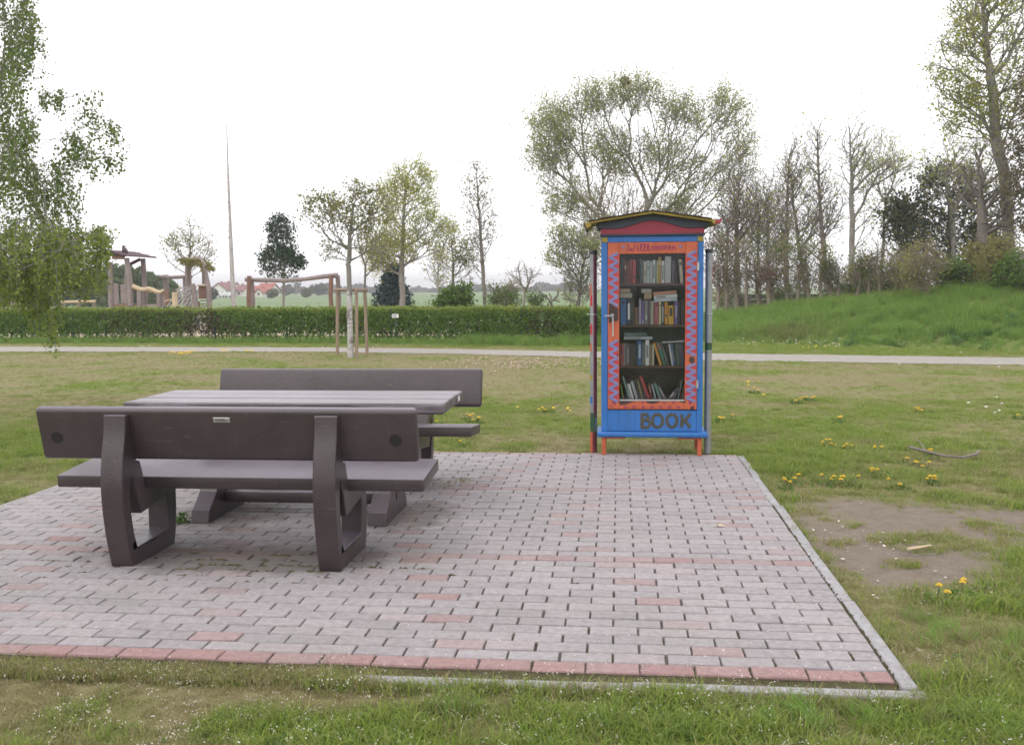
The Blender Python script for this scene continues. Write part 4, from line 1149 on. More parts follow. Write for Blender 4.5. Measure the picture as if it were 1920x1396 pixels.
row(bA, 1.083, [(446, 506, 965, 'blue', 0, ('navy', .8, .9)), (513, 552, 975, 'navy', 0, ('white', .2, .85)), (555, 591, 992, 'dark brown'), (593, 630, 1050, 'brown'), (635, 657, 965, 'lilac'), (661, 686, 985, 'purple', 0, ('lilac', .05, .2)), (690, 724, 980, 'grey', 0, ('pale grey', .2, .4)), (728, 748, 970, 'mauve'), (751, 782, 988, 'beige'),
    (788, 828, 1000, 'rose', 0, ('maroon', .85, .93)), (833, 858, 998, 'pale yellow', 0, ('olive', .8, .9)), (863, 886, 998, 'navy', 0, ('pale grey', .1, .8)), (891, 925, 998, 'orange', 0, ('black', .35, .45)), (931, 982, 1035, 'amber', 0, ('dark brown', .45, .9)), (990, 1026, 985, 'purple', 0, ('lilac', .3, .8)), (1031, 1048, 1000, 'black'), (1059, 1090, 965, 'dark brown')], 'second shelf')
row(bB, .744, [(426, 446, 220, 'dark red'), (448, 463, 225, 'rose'), (466, 481, 225, 'grey'), (484, 520, 225, 'mauve', 0, ('grey', .1, .8)), (526, 578, 232, 'dark brown'), (582, 597, 205, 'navy'), (600, 635, 200, 'blue', 0, ('pale blue', .3, .85)), (640, 668, 215, 'teal-grey', 0, ('olive', .1, .3)), (673, 711, 192, 'white', 0, ('grey', .3, .8)), (715, 735, 235, 'olive'), (739, 757, 235, 'cream'),
    (812, 836, 210, 'orange', -.3), (848, 882, 208, 'green', -.32, ('rose', .72, .96)), (888, 905, 215, 'charcoal', -.32, ('grey', .2, .8)), (930, 944, 228, 'white', -.16), (946, 966, 225, 'blue', -.14, ('grey', .2, .7)), (970, 1010, 222, 'dark green', -.06), (1016, 1050, 218, 'navy', -.1)], 'third shelf')
row(bB, .466, [(452, 466, 620, 'lime', -.2), (508, 524, 540, 'sea green', -.27), (526, 540, 615, 'pale grey', -.24), (543, 562, 610, 'white', -.26), (576, 602, 585, 'light grey', -.27), (615, 630, 560, 'charcoal', -.27), (636, 656, 575, 'olive', -.26, ('tan', .2, .7)), (660, 688, 595, 'dark brown', -.24), (694, 722, 530, 'red', -.36), (726, 746, 618, 'brown-red', -.2, ('peach', .4, .9)), (764, 780, 620, 'pale blue', -.24),
    (806, 828, 600, 'sea green', -.33), (852, 872, 625, 'grey', -.45, ('pale grey', .2, .8)), (890, 915, 645, 'charcoal', .62, ('pale grey', .2, .7)), (925, 950, 640, 'mauve', .45), (982, 998, 580, 'teal-grey', .2), (1012, 1030, 620, 'brown', .22), (1036, 1052, 640, 'dark brown', .16)], 'bottom shelf')
FL = [(440, 546, 868, 905, 'tan', 0, None, 'upper tan book of the flat pair at the left on the second shelf'), (440, 565, 910, 957, 'beige', 0, None, 'lower beige book of the flat pair at the left on the second shelf'),
      (656, 760, 868, 908, 'beige', 0, None, 'upper beige book lying flat on the books in the middle of the second shelf'), (686, 760, 911, 968, 'tan', 0, None, 'lower tan book lying flat on the books in the middle of the second shelf'),
      (785, 1018, 962, 993, 'pale blue', -.06, ('white', .1, .7), 'pale blue book lying at the bottom of the tilted pile on the second shelf'), (785, 1020, 928, 960, 'white', -.07, ('grey', .1, .5), 'white book lying in the middle of the tilted pile on the second shelf'), (778, 1010, 892, 925, 'peach', -.07, None, 'peach book lying on top of the tilted pile on the second shelf')]
for a, b, t_, bt, c, ln, st, lab in FL:
    x0, z1 = bA(a, t_); x1, z0 = bA(b, bt)
    book(x0, x1, z0+.0005, z1, c, lab, ln, strip=st, flat_=True, depth=.14)
for a, b, t_, bt, c, ln, st, lab in [(466, 742, 162, 186, 'pale blue', 0, ('grey', .05, .6), 'pale blue book lying flat under the teal one on the third shelf'), (466, 686, 124, 159, 'teal-grey', 0, ('green', .5, .95), 'teal book lying flat on top of the row on the third shelf'), (836, 1056, 206, 214, 'white', -.05, None, 'thin white booklet lying across the leaning books on the third shelf')]:
    x0, z1 = bB(a, t_); x1, z0 = bB(b, bt)
    book(x0, x1, z0+.0005, z1, c, lab, ln, strip=st, flat_=True, depth=.14)

# ------------------------------------------------------------------ two steel posts beside the cabinet
def pole(x, y, lab, paint):
    t = empty('metal_post', (x, y, 0), lab, 'post', 'steel posts beside the cabinet')
    R, H, n = .0292, 1.7, 24
    zs = sorted(set([0, H]+[z for p in paint for z in p[:2]]))
    V, F, Mi = [], [], []
    for z in zs:
        for k in range(n): V.append((R*math.cos(2*math.pi*k/n), R*math.sin(2*math.pi*k/n), z))
    mats = ['metal', 'maroon', 'orange', 'redpaint', 'greenpaint', 'yellow', 'blue']
    for i in range(len(zs)-1):
        zc = (zs[i]+zs[i+1])/2
        for k in range(n):
            ang = math.degrees(2*math.pi*(k+.5)/n) % 360
            mi = 0
            for z0, z1, a0, a1, mm in paint:
                if z0 <= zc <= z1 and a0 <= ang <= a1: mi = mats.index(mm)
            F.append((i*n+k, i*n+(k+1) % n, (i+1)*n+(k+1) % n, (i+1)*n+k)); Mi.append(mi)
    me = bpy.data.meshes.new('tube'); me.from_pydata(V, [], F); me.polygons.foreach_set('material_index', Mi); me.polygons.foreach_set('use_smooth', [True]*len(F)); me.update()
    link('tube', me, [MAT[q] for q in mats], t)
    m = MB(); m.tube([(0, 0, H-.03), (0, 0, H-.004), (0, 0, H+.004)], [.0312, .0312, .026], 20); m.build('cap', MAT['black'], t, True)
    for z in (1.17,):
        m = MB(); m.tube([(.033*math.cos(a), .033*math.sin(a), z) for a in np.linspace(0, 6.283, 17)], .003, 5, caps=False); m.tube([(-.034, 0, z), (-.05, -.004, z+.004)], .004, 6); m.build('wire_clamp', MAT['chrome'], t)
    return t
# camera looks along +y: angle 180 is the left side, 270 the front, 360 the right
pole(-1.19, 4.95, 'grey and maroon painted steel post at the left of the book cabinet', [(.3, 1.69, 275, 360, 'maroon'), (1.33, 1.42, 185, 235, 'orange'), (1.37, 1.55, 340, 360, 'redpaint'), (1.24, 1.33, 190, 255, 'redpaint'), (1.0, 1.09, 190, 255, 'redpaint'), (.86, .93, 180, 245, 'orange'), (.62, .66, 180, 250, 'yellow'), (.42, .48, 190, 250, 'blue'), (.18, .34, 200, 300, 'greenpaint'), (0, .18, 180, 250, 'orange'), (.0, .18, 250, 360, 'maroon')])
pole(-.236, 4.95, 'grey steel post with dark green band at the right of the book cabinet', [(.0, 1.69, 170, 200, 'maroon'), (1.38, 1.56, 330, 360, 'redpaint'), (.87, .93, 180, 360, 'greenpaint'), (1.2, 1.3, 340, 360, 'greenpaint'), (.32, .52, 320, 360, 'yellow')])

# ================================================================== TREES AND HEDGES
def grow(trunk, first, T, bf=.4, smooth=2, tw=.8):
    """join target points to the trunk: each goes to the node that gives the shortest way back (branching crown)"""
    nt_ = len(trunk); m = len(T); n = nt_+m
    P = np.zeros((n, 3)); P[:nt_] = trunk
    par = np.full(n, -1); par[1:nt_] = np.arange(nt_-1)
    pl = np.zeros(n)
    for i in range(1, nt_): pl[i] = pl[i-1]+tw*np.linalg.norm(trunk[i]-trunk[i-1])
    best = np.full(m, 1e9); bp = np.zeros(m, int)
    for i in range(first, nt_):
        d = T-trunk[i]; L = np.linalg.norm(d, axis=1)
        c = L*(1+.6*np.clip(.45-d[:, 2]/(L+1e-6), 0, 1.4))+bf*pl[i]
        k = c < best; best[k] = c[k]; bp[k] = i
    done = np.zeros(m, bool)
    for q in range(m):
        j = int(np.argmin(best)); i = nt_+q
        P[i] = T[j]; par[i] = bp[j]; pl[i] = pl[bp[j]]+np.linalg.norm(P[i]-P[bp[j]])
        best[j] = 1e9; done[j] = True
        d = T-T[j]; L = np.linalg.norm(d, axis=1)
        c = L*(1+.6*np.clip(.45-d[:, 2]/(L+1e-6), 0, 1.4))+bf*pl[i]
        k = (c < best) & ~done; best[k] = c[k]; bp[k] = i
    cnt = np.ones(n)
    for i in range(n-1, 0, -1): cnt[par[i]] += cnt[i]
    for _ in range(smooth):
        acc = np.zeros((n, 3)); wt = np.zeros(n)
        np.add.at(acc, par[1:], P[1:]*cnt[1:, None]); np.add.at(wt, par[1:], cnt[1:])
        k = np.where((wt > 0) & (np.arange(n) >= nt_))[0]
        P[k] = .45*P[k]+.27*P[par[k]]+.28*acc[k]/wt[k, None]
    return P, par, cnt
def tree(name, label, loc, trunk, ells, n, R, leaf, bark, leaf_size, leaves, cat='tree', group=None, bf=.4, twigs=2, twig_len=.35, rmin=.006, first=.4, expo=.55, droop=0.0, spread=.12, jit=.012, clump=.55, shell=.35, white=None, leaf2=None, ribs=4):
    """trunk: world points from the ground up; ells: list of (centre, radii) in world units"""
    root = empty(name, loc, label, cat, group)
    o = np.array(loc, float)
    tr = []
    trunk = [np.array(p, float)-o for p in trunk]
    for a, b in zip(trunk[:-1], trunk[1:]):
        k = max(2, int(np.linalg.norm(b-a)/.25))
        for q in range(k): tr.append(a+(b-a)*q/k)
    tr.append(trunk[-1]); tr = np.array(tr)
    tr[1:-1] += rng.normal(0, jit, tr[1:-1].shape)
    vols = np.array([e[1][0]*e[1][1]*e[1][2] for e in ells])**.67; vols = vols/vols.sum()
    T = []
    for (c, r), v in zip(ells, vols):
        k = max(4, int(n*v)); d = unit(rng.normal(size=(k, 3))); q = rng.random((k, 1))**shell
        T.append(np.array(c)-o+d*q*np.array(r)*rng.uniform(.85, 1.12, (k, 1)))
    T = np.concatenate(T); T = T[T[:, 2] > .12]
    fi = int(len(tr)*first)
    P, par, cnt = grow(tr, fi, T, bf)
    nt_ = len(tr)
    tot = cnt[0]
    rad = rmin+(R-rmin)*((cnt-1)/tot)**expo
    rad[:nt_] = np.maximum(rad[:nt_], R*np.linspace(1, .25, nt_)*.9)
    rad[0] = rad[0]*1.25
    i = np.arange(1, len(P)); thick = rad[i] > .02
    VV, FF, b = [], [], 0
    def put(V, F):
        nonlocal b
        VV.append(V); FF.append(F+b); b += len(V)
    for sel, k in ((i[thick], 7), (i[~thick], 3)):
        if len(sel):
            ext = (P[sel]-P[par[sel]])*.04
            put(*edge_tubes(P[par[sel]], P[sel]+ext, np.minimum(rad[par[sel]], rad[sel]*1.7), rad[sel], k))
    ends = np.where(cnt[nt_:] <= 3)[0]+nt_
    L0 = []
    if len(ends) and twigs:
        e = np.repeat(ends, twigs)
        d = unit(P[e]-P[par[e]]); d = unit(d+rng.normal(0, .65, d.shape)+np.array([0, 0, .35-droop]))
        q0 = P[e]-(P[e]-P[par[e]])*rng.random((len(e), 1))*.6
        ln = twig_len*rng.uniform(.4, 1.3, (len(e), 1))
        q1 = q0+d*ln*.55; q2 = q1+unit(d+rng.normal(0, .35, d.shape)+np.array([0, 0, -droop]))*ln*.45
        r = np.full(len(e), rmin)
        put(*edge_tubes(q0, q1, r, r*.75, 3)); put(*edge_tubes(q1, q2, r*.75, r*.3, 3))
        L0 = (q0, q1, q2)
    to = link('trunk', np_mesh('trunk', np.concatenate(VV), np.concatenate(FF)), MAT[bark], root)
    to.data.polygons.foreach_set('use_smooth', [True]*len(to.data.polygons))
    if leaves:
        def pts(k):
            if len(L0):
                q_ = L0[0]/clump; wt = (vn(q_[:, 0]+.7*q_[:, 2], q_[:, 1]*.6+q_[:, 2], 5))**1.5+.08; j = rng.choice(len(L0[0]), k, p=wt/wt.sum()); t = rng.random((k, 1))
                a = np.where(t < .5, L0[0][j]+(L0[1][j]-L0[0][j])*t*2, L0[1][j]+(L0[2][j]-L0[1][j])*(t*2-1))
            else:
                j = rng.choice(ends, k); t = rng.random((k, 1)); a = P[par[j]]+(P[j]-P[par[j]])*t
            return a+rng.normal(0, spread, (k, 3))*np.array([1, 1, .8])
        co = link('crown', leaf_mesh('crown', pts(leaves), leaf_size, .6), MAT[leaf], root)
        if leaf2:
            link('crown', leaf_mesh('crown', pts(leaf2[1]), leaf_size, .6), MAT[leaf2[0]], root)
    return root
def E_(px, py, rx, ry, Y, dy=0.0, ry_d=None):
    s = mpp(Y)
    return (at(px, py, Y)+np.array([0, dy, 0]), (rx*s, (ry_d if ry_d is not None else rx)*s, ry*s))
def gz(x, y): return bank_z(x, y) if x > -3 else -.03
def TP(Y, *pts, base=None):
    """trunk line through photo positions at depth Y, carried down to the ground"""
    p = [at(x, y, Y) for x, y in pts]
    b = p[0].copy(); b[2] = base if base is not None else gz(b[0], b[1])-.05
    return b, [b]+[q for q in p if q[2] > b[2]+.15]
def px_tree(name, label, Y, tr, ells, n, R, leaf, bark, ls, leaves, **k):
    b, t = TP(Y, *tr)
    return tree(name, label, tuple(b), t, [E_(*e[:4], Y+(e[4] if len(e) > 4 else 0)) for e in ells], n, R, leaf, bark, ls, leaves, **k)

# --- young trees inside and beyond the playground
px_tree('sapling', 'sparse young tree behind the wooden climbing tower in the playground', 36, [(355, 560), (356, 480), (356, 410)], [(356, 465, 52, 50)], 240, .07, 'leaf_maple', 'bark', .09, 900, twig_len=.3)
px_tree('young_tree', 'small dense dark green tree standing inside the log frame of the swing', 38, [(532, 570), (533, 500), (530, 420)], [(528, 490, 40, 34), (527, 440, 26, 40)], 380, .055, 'leaf_dark', 'bark_grey', .12, 4300, twig_len=.22, spread=.11, rmin=.005)
px_tree('poplar_mast', 'tall bare white birch pole of a tree with hardly a twig', 33, [(438, 570), (434, 480), (428, 330), (425, 235)], [(430, 450, 6, 60), (426, 330, 4, 70)], 46, .085, 'leaf_birch', 'birch', .06, 30, twig_len=.12, first=.2, twigs=1, rmin=.004, jit=.002)
px_tree('young_tree', 'broad yellow-green tree in front of the dark blue spruce', 33, [(755, 545), (753, 500), (757, 400), (762, 330)], [(760, 400, 62, 70), (770, 340, 45, 40), (740, 470, 62, 34), (820, 445, 40, 38), (715, 490, 30, 25)], 900, .11, 'leaf_yellow', 'bark_grey', .072, 13000, twig_len=.45, first=.35, bf=.35)
px_tree('young_tree', 'thin many-stemmed tree right of the yellow-green tree', 36, [(848, 560), (850, 490), (845, 440)], [(848, 470, 32, 55), (870, 500, 22, 40)], 260, .06, 'leaf_maple', 'bark', .09, 1100, twig_len=.4)
px_tree('young_tree', 'small pale-stemmed sapling between the yellow-green tree and the round shrub', 34, [(823, 560), (820, 530), (822, 500)], [(822, 505, 24, 40)], 130, .05, 'leaf_yellow', 'birch', .08, 420, twig_len=.3)
px_tree('young_tree', 'slender upright tree with thin dark stem and few leaves', 30, [(909, 570), (903, 470), (899, 400), (894, 320)], [(893, 350, 26, 55), (905, 420, 32, 60), (895, 470, 22, 50)], 330, .065, 'leaf_maple', 'bark', .075, 900, twig_len=.35, first=.25, rmin=.005)
px_tree('young_tree', 'crooked thin tree just behind the staked maple', 26, [(686, 560), (684, 500), (672, 455), (668, 430)], [(690, 440, 26, 40), (700, 480, 22, 30)], 120, .035, 'leaf_maple', 'bark', .06, 260, twig_len=.3)
px_tree('bare_tree', 'small bare forked tree growing just behind the hedge', 25.0, [(983, 570), (985, 545)], [(985, 520, 38, 24)], 46, .035, 'leaf_olive', 'bark_pale', .05, 30, twig_len=.3, first=.6, twigs=2, expo=.42, rmin=.008)
px_tree('shrub', 'round bright green shrub rising above the hedge', 27, [(856, 575), (856, 560)], [(858, 558, 30, 24), (850, 570, 30, 16)], 260, .03, 'leaf_green', 'bark', .1, 3400, cat='shrub', twig_len=.2, first=.2, spread=.08)
px_tree('shrub', 'loose green shrub with upright shoots behind the hedge', 27, [(925, 578), (926, 560)], [(925, 560, 14, 34), (945, 562, 24, 22)], 150, .025, 'leaf_green', 'bark', .08, 700, cat='shrub', twig_len=.25, first=.2)
px_tree('shrub', 'brownish thin shrub left of the bare forked tree', 27.5, [(955, 578), (955, 566)], [(955, 556, 26, 26)], 150, .025, 'leaf_olive', 'bark_pale', .06, 420, cat='shrub', twig_len=.35, first=.2)
px_tree('shrub', 'low leafy plant left of the dead forked branch stump', 26, [(1003, 580), (1003, 566)], [(1004, 564, 16, 12)], 70, .02, 'leaf_green', 'bark', .07, 420, cat='shrub', twig_len=.15, first=.2)
# dead forked stump
b0 = at(1032, 566, 26); b0[2] = -.05
t = empty('dead_stump', tuple(b0), 'dark dead forked stump with crooked branches behind the hedge', 'stump')
m = MB()
for pl_, r0 in (([(1034, 570), (1030, 562), (1022, 556), (1012, 546)], .05), ([(1032, 566), (1040, 560), (1046, 553), (1047, 545)], .05), ([(1031, 564), (1033, 556), (1029, 550)], .04), ([(1024, 557), (1018, 556)], .03), ([(1038, 561), (1050, 566)], .035)):
    pts = [at(x, y, 26)-b0+np.array([0, random.uniform(-.1, .1), 0]) for x, y in pl_]
    if pl_[0][1] > 568: pts = [np.array([0, 0, 0])]+pts
    m.tube(pts, list(np.linspace(r0, r0*.4, len(pts))), 6)
m.build('trunk', MAT['bark'], t)
# spruce
b0 = at(737, 575, 44); b0[2] = -.05
t = empty('spruce', tuple(b0), 'dark blue spruce behind the yellow-green tree', 'conifer')
top = at(735, 488, 44)[2]; hgt = top-b0[2]
m = MB(); m.tube([(0, 0, 0), (0, 0, hgt)], [.09, .01], 7); m.build('trunk', MAT['bark'], t)
Cn = []
for k in range(15):
    z = hgt*(.12+.85*k/15); L = (1-k/15)**.8*1.25*(.75+.4*random.random())+.12
    for q in range(9):
        a = q*.7+k*1.3+random.gauss(0, .15)
        for r in np.linspace(.15, 1, 12):
            for _ in range(5): Cn.append((L*r*math.cos(a)+random.gauss(0, .07), L*r*math.sin(a)+random.gauss(0, .07), z-.28*L*r*r+random.gauss(0, .04)))
link('crown', leaf_mesh('crown', np.array(Cn), .17, .35), MAT['leaf_spruce'], t)

# --- staked maple on the lawn
GY = 16.85
b = onz(657.5, 669); b[2] = -.03
px = [(657, 640), (655, 545), (653.5, 500), (653, 488)]
tk = [b]+[at(x, y, b[1]) for x, y in px]+[at(655, 440, b[1]), at(662, 385, b[1])]
mp_ = tree('maple', 'young maple with pale trunk held between three wooden stakes on the lawn', tuple(b), tk, [E_(650, 415, 62, 55, b[1]), E_(600, 395, 42, 28, b[1]), E_(700, 385, 40, 42, b[1]), E_(672, 360, 34, 28, b[1]), E_(700, 465, 40, 24, b[1]), E_(625, 470, 26, 22, b[1])], 560, .052, 'leaf_maple', 'bark_grey', .06, 2900, twig_len=.24, first=.72, bf=.25, rmin=.0035, expo=.5, spread=.06)
m = MB(); m.tube([np.array(tk[0])-b, np.array(tk[1])-b, np.array(tk[2])-b], [.068, .062, .058], 12); m.build('painted_bark', MAT['birch'], mp_, True)
gp = [onz(632.5, 664), onz(668.4, 669), onz(688.5, 664)]
g = empty('tree_guard', tuple(b), 'three round wooden stakes with crossbars around the young maple', 'tree stakes')
tops = [at(632.5, 541, gp[0][1]), at(668.4, 541, gp[1][1]), at(683.5, 541, gp[2][1])]
for p, q in zip(gp, tops):
    m = MB(); p = p.copy(); p[2] = -.08
    m.tube([p-b, (p+q)/2-b, q-b], [.036, .035, .033], 10); m.build('post', MAT['wood_post'], g, True)
for i0, i1, dz in ((0, 1, -.02), (1, 2, -.025), (2, 0, -.035)):
    p, q = tops[i0].copy(), tops[i1].copy(); p[2] += dz; q[2] += dz; d = (q-p)/np.linalg.norm(q-p)
    m = MB(); m.tube([p-d*.07-b, q+d*.07-b], .026, 8); m.build('crossbar', MAT['wood_post'], g, True)
m = MB(); tc = np.array(tk[2]); m.tube([tops[0]+np.array([0, 0, -.1])-b, tc-b+np.array([0, -.06, -.08]), tops[1]+np.array([0, 0, -.1])-b], .006, 5); m.build('tie', MAT['black'], g)

# --- big willow behind the cabinet
WY = 40
px_tree('willow', 'large round willow with pale spring leaves behind the book cabinet', WY, [(1205, 560), (1200, 480), (1185, 430)],
        [(1045, 245, 60, 64), (1115, 200, 58, 46), (1190, 182, 55, 40), (1265, 222, 46, 44), (1350, 220, 52, 50), (1385, 290, 38, 60), (1035, 310, 52, 42), (1075, 380, 62, 48), (1150, 290, 70, 55), (1250, 300, 70, 55), (1330, 330, 60, 50), (1120, 440, 55, 40), (1260, 400, 70, 45)],
        2900, .2, 'leaf_willow', 'bark_grey', .09, 27000, clump=1.1, twig_len=.8, first=.5, bf=.42, rmin=.009, expo=.58, spread=.14, shell=.5, leaf2=('leaf_yellow', 6000))
cb_ = at(1172, 153, WY)
t = empty('mistletoe', tuple(cb_), 'round mistletoe ball in the top of the willow', 'mistletoe')
link('leaf_ball', leaf_mesh('leaf_ball', unit(rng.normal(size=(700, 3)))*rng.random((700, 1))**.4*.24, .1, .4), MAT['leaf_olive'], t)
px_tree('shrub', 'drooping willow thicket left of the book cabinet above the hedge end', 33, [(1085, 570), (1090, 520), (1100, 470)], [(1085, 540, 32, 40), (1100, 480, 30, 45), (1060, 470, 30, 50)], 520, .07, 'leaf_willow', 'bark', .085, 3600, cat='shrub', twig_len=.5, first=.1, rmin=.008)
px_tree('bare_tree', 'grey leafless bush in front of the willow just above the cabinet roof', 34, [(1165, 560), (1160, 480)], [(1150, 390, 70, 75), (1180, 420, 70, 60)], 420, .09, 'leaf_olive', 'bark_pale', .05, 120, twig_len=.7, twigs=2, rmin=.008, first=.3)

# --- trees along the bank to the right
RT_ = [
 ('olive tinged bare tree with tangled twigs right behind the cabinet', 36, [(1385, 560), (1382, 470), (1380, 380)], [(1385, 360, 45, 90), (1400, 430, 50, 60)], 520, .1, 'leaf_olive', 700, 'bark'),
 ('dark slim bare tree with one straight stem right of the steel post', 33, [(1475, 560), (1474, 470), (1476, 360), (1480, 290)], [(1480, 330, 28, 85), (1465, 430, 40, 60)], 330, .085, 'leaf_olive', 300, 'bark'),
 ('leaning thin bare tree with crossing twigs', 34, [(1512, 560), (1500, 480), (1490, 400), (1478, 300)], [(1500, 330, 40, 80), (1530, 420, 50, 50)], 300, .075, 'leaf_olive', 260, 'bark'),
 ('tall bare tree with forked top left of the double-stemmed tree', 32, [(1552, 560), (1545, 480), (1538, 400), (1535, 330), (1532, 250)], [(1530, 290, 30, 70), (1550, 380, 55, 60), (1520, 430, 40, 45)], 330, .095, 'leaf_olive', 420, 'bark'),
 ('double-stemmed mossy tree with a long branch to the right', 31, [(1597, 560), (1596, 490), (1598, 440), (1596, 320), (1592, 240)], [(1594, 290, 34, 80), (1622, 380, 30, 90), (1660, 310, 70, 20), (1620, 290, 40, 60)], 330, .1, 'leaf_yellow', 520, 'bark_grey'),
 ('low twiggy thicket tree just right of the right steel post', 35, [(1362, 575), (1360, 520), (1365, 440)], [(1365, 420, 45, 70), (1350, 480, 40, 50)], 460, .07, 'leaf_pink', 900, 'bark'),
 ('dense grey twiggy thicket between the dark slim tree and the willow', 38, [(1425, 575), (1422, 500), (1420, 420)], [(1425, 410, 60, 80), (1450, 480, 60, 50)], 620, .08, 'leaf_olive', 700, 'bark_grey'),
 ('thin bare stem filling the gap by the reddish twigs', 37, [(1440, 565), (1438, 500), (1440, 420)], [(1440, 400, 45, 90)], 340, .065, 'leaf_pink', 420, 'bark'),
 ('slender yellowish tree between the double-stemmed tree and the evergreen', 36, [(1650, 560), (1655, 480), (1660, 380)], [(1655, 330, 50, 80)], 230, .06, 'leaf_yellow', 420, 'bark_grey')]
for lab, Y, tr_, el, n_, R_, lf, nl, bk_ in RT_:
    px_tree('bare_tree', lab, Y, tr_, el, n_, R_, lf, bk_, .08, nl, leaf2=('leaf_yellow', nl//2+120), group='half bare trees along the bank', twig_len=.55, rmin=.007, first=.3, bf=.6, shell=.6)
px_tree('evergreen_tree', 'dense dark evergreen behind the bank at the right', 33, [(1785, 560), (1780, 480), (1778, 380)], [(1760, 420, 85, 80), (1720, 450, 70, 55), (1800, 470, 80, 60), (1690, 420, 40, 50), (1780, 350, 60, 45), (1840, 430, 50, 80)], 1100, .14, 'leaf_evergreen', 'bark', .12, 8500, clump=.9, twig_len=.45, first=.2, spread=.12, leaf2=('leaf_olive', 2600))
px_tree('bare_tree', 'mossy tree with several upright shoots above the dark evergreen', 32, [(1790, 520), (1785, 400), (1775, 330)], [(1770, 300, 55, 50), (1830, 300, 45, 60), (1780, 340, 70, 40)], 300, .09, 'leaf_yellow', 'bark_grey', .09, 700, group='half bare trees along the bank', twig_len=.6, first=.5)
px_tree('oak', 'tall budding oak with thick trunk at the right edge', 26, [(1893, 500), (1888, 400), (1885, 330), (1868, 270), (1862, 180), (1850, 90), (1840, -20)], [(1850, 120, 85, 110), (1880, 20, 80, 80), (1830, 210, 75, 50), (1790, 130, 50, 70), (1890, 210, 60, 70), (1820, 40, 60, 60), (1900, -80, 120, 90), (1960, 100, 80, 120)], 1100, .16, 'leaf_yellow', 'bark_grey', .08, 11000, twig_len=.5, first=.45, bf=.25, rmin=.009, leaf2=('leaf_olive', 2200), spread=.13)
px_tree('bare_tree', 'second brown trunk leaning beside the tall oak', 25, [(1850, 500), (1840, 400), (1838, 350)], [(1850, 330, 60, 70), (1880, 380, 50, 60)], 280, .16, 'leaf_olive', 'bark', .09, 900, group='half bare trees along the bank', twig_len=.5, first=.5)
px_tree('conifer', 'brownish conifer cut by the right edge beside the oak', 24, [(1965, 500), (1963, 350), (1960, 130)], [(1955, 380, 70, 90), (1955, 260, 60, 80), (1955, 160, 45, 70)], 420, .2, 'leaf_conifer', 'bark', .1, 3600, twig_len=.4, first=.1, spread=.12)
for lab, Y, px_, py_, rx, ry, lf, nl in (('deep green round bush on the bank below the evergreen', 24, 1790, 520, 32, 28, 'leaf_green', 2600), ('olive bush on the bank at the right edge', 23, 1890, 495, 42, 42, 'leaf_olive', 2400), ('green bush low on the bank at the right edge', 22, 1912, 520, 30, 35, 'leaf_green', 1500),
                                         ('tangled green bush behind the pale stems left of the reddish hornbeam', 28, 1650, 545, 48, 32, 'leaf_green', 1800), ('small dark bush in the shade below the evergreen', 27, 1700, 540, 40, 36, 'leaf_dark', 1500), ('brown-budded bush under the oak trunk', 25, 1850, 490, 40, 40, 'leaf_olive', 1800)):
    px_tree('shrub', lab, Y, [(px_, py_+ry*.8), (px_, py_)], [(px_, py_, rx, ry)], 240, .035, lf, 'bark', .09, nl, cat='shrub', twig_len=.25, first=.1, spread=.09)
# pruned hornbeam stems in a row on the bank
xs_ = [1345, 1362, 1381, 1400, 1424, 1440, 1452, 1476, 1494, 1519, 1538, 1557, 1575, 1604, 1630, 1655, 1676, 1694]
for k, x in enumerate(xs_):
    Y = 27.0-(x-1345)*.006+random.uniform(-.3, .3); top = 478+(x-1345)*.05+random.uniform(-32, 30); ln = random.uniform(-8, 8)
    lf = 'leaf_pink' if x in (1345, 1362, 1440) else ('leaf_green' if x in (1557, 1494) else 'leaf_olive')
    px_tree('hornbeam', '%s stem from the left in the row of cut-back hornbeams on the bank' % ORD[k], Y, [(x, 582), (x+ln, 530), (x+ln*1.5, 490)], [(x+ln, 525, 15, 26), (x+ln+random.uniform(-6, 6), top+14, 15, 24)], 80, .055, lf, 'bark_pale', .07, random.choice((130, 220, 330)), leaf2=('leaf_green', random.choice((40, 90, 160))), clump=.3, group='row of cut-back hornbeams on the bank', twig_len=.35, first=.3, twigs=3, rmin=.006)
px_tree('hornbeam', 'bushy brown-leaved hornbeam standing alone on the slope of the bank', 23, [(1738, 580), (1736, 530)], [(1735, 495, 34, 40), (1725, 520, 24, 30)], 260, .07, 'leaf_olive', 'bark_pale', .07, 1300, group='row of cut-back hornbeams on the bank', twig_len=.3, first=.2, twigs=3)
for k, (x, y, rx, ry, lf) in enumerate(((1372, 560, 36, 20, 'leaf_olive'), (1480, 556, 36, 22, 'leaf_green'), (1590, 552, 38, 24, 'leaf_green'), (1620, 520, 34, 30, 'leaf_olive'), (1690, 500, 36, 34, 'leaf_olive'))):
    px_tree('shrub', '%s low leafy bush from the left growing between the cut-back hornbeam stems' % ORD[k], 28.2, [(x, y+ry), (x, y)], [(x, y, rx, ry)], 190, .03, lf, 'bark', .075, 620, cat='shrub', group='low bushes between the hornbeam stems', twig_len=.3, first=.1, spread=.1)
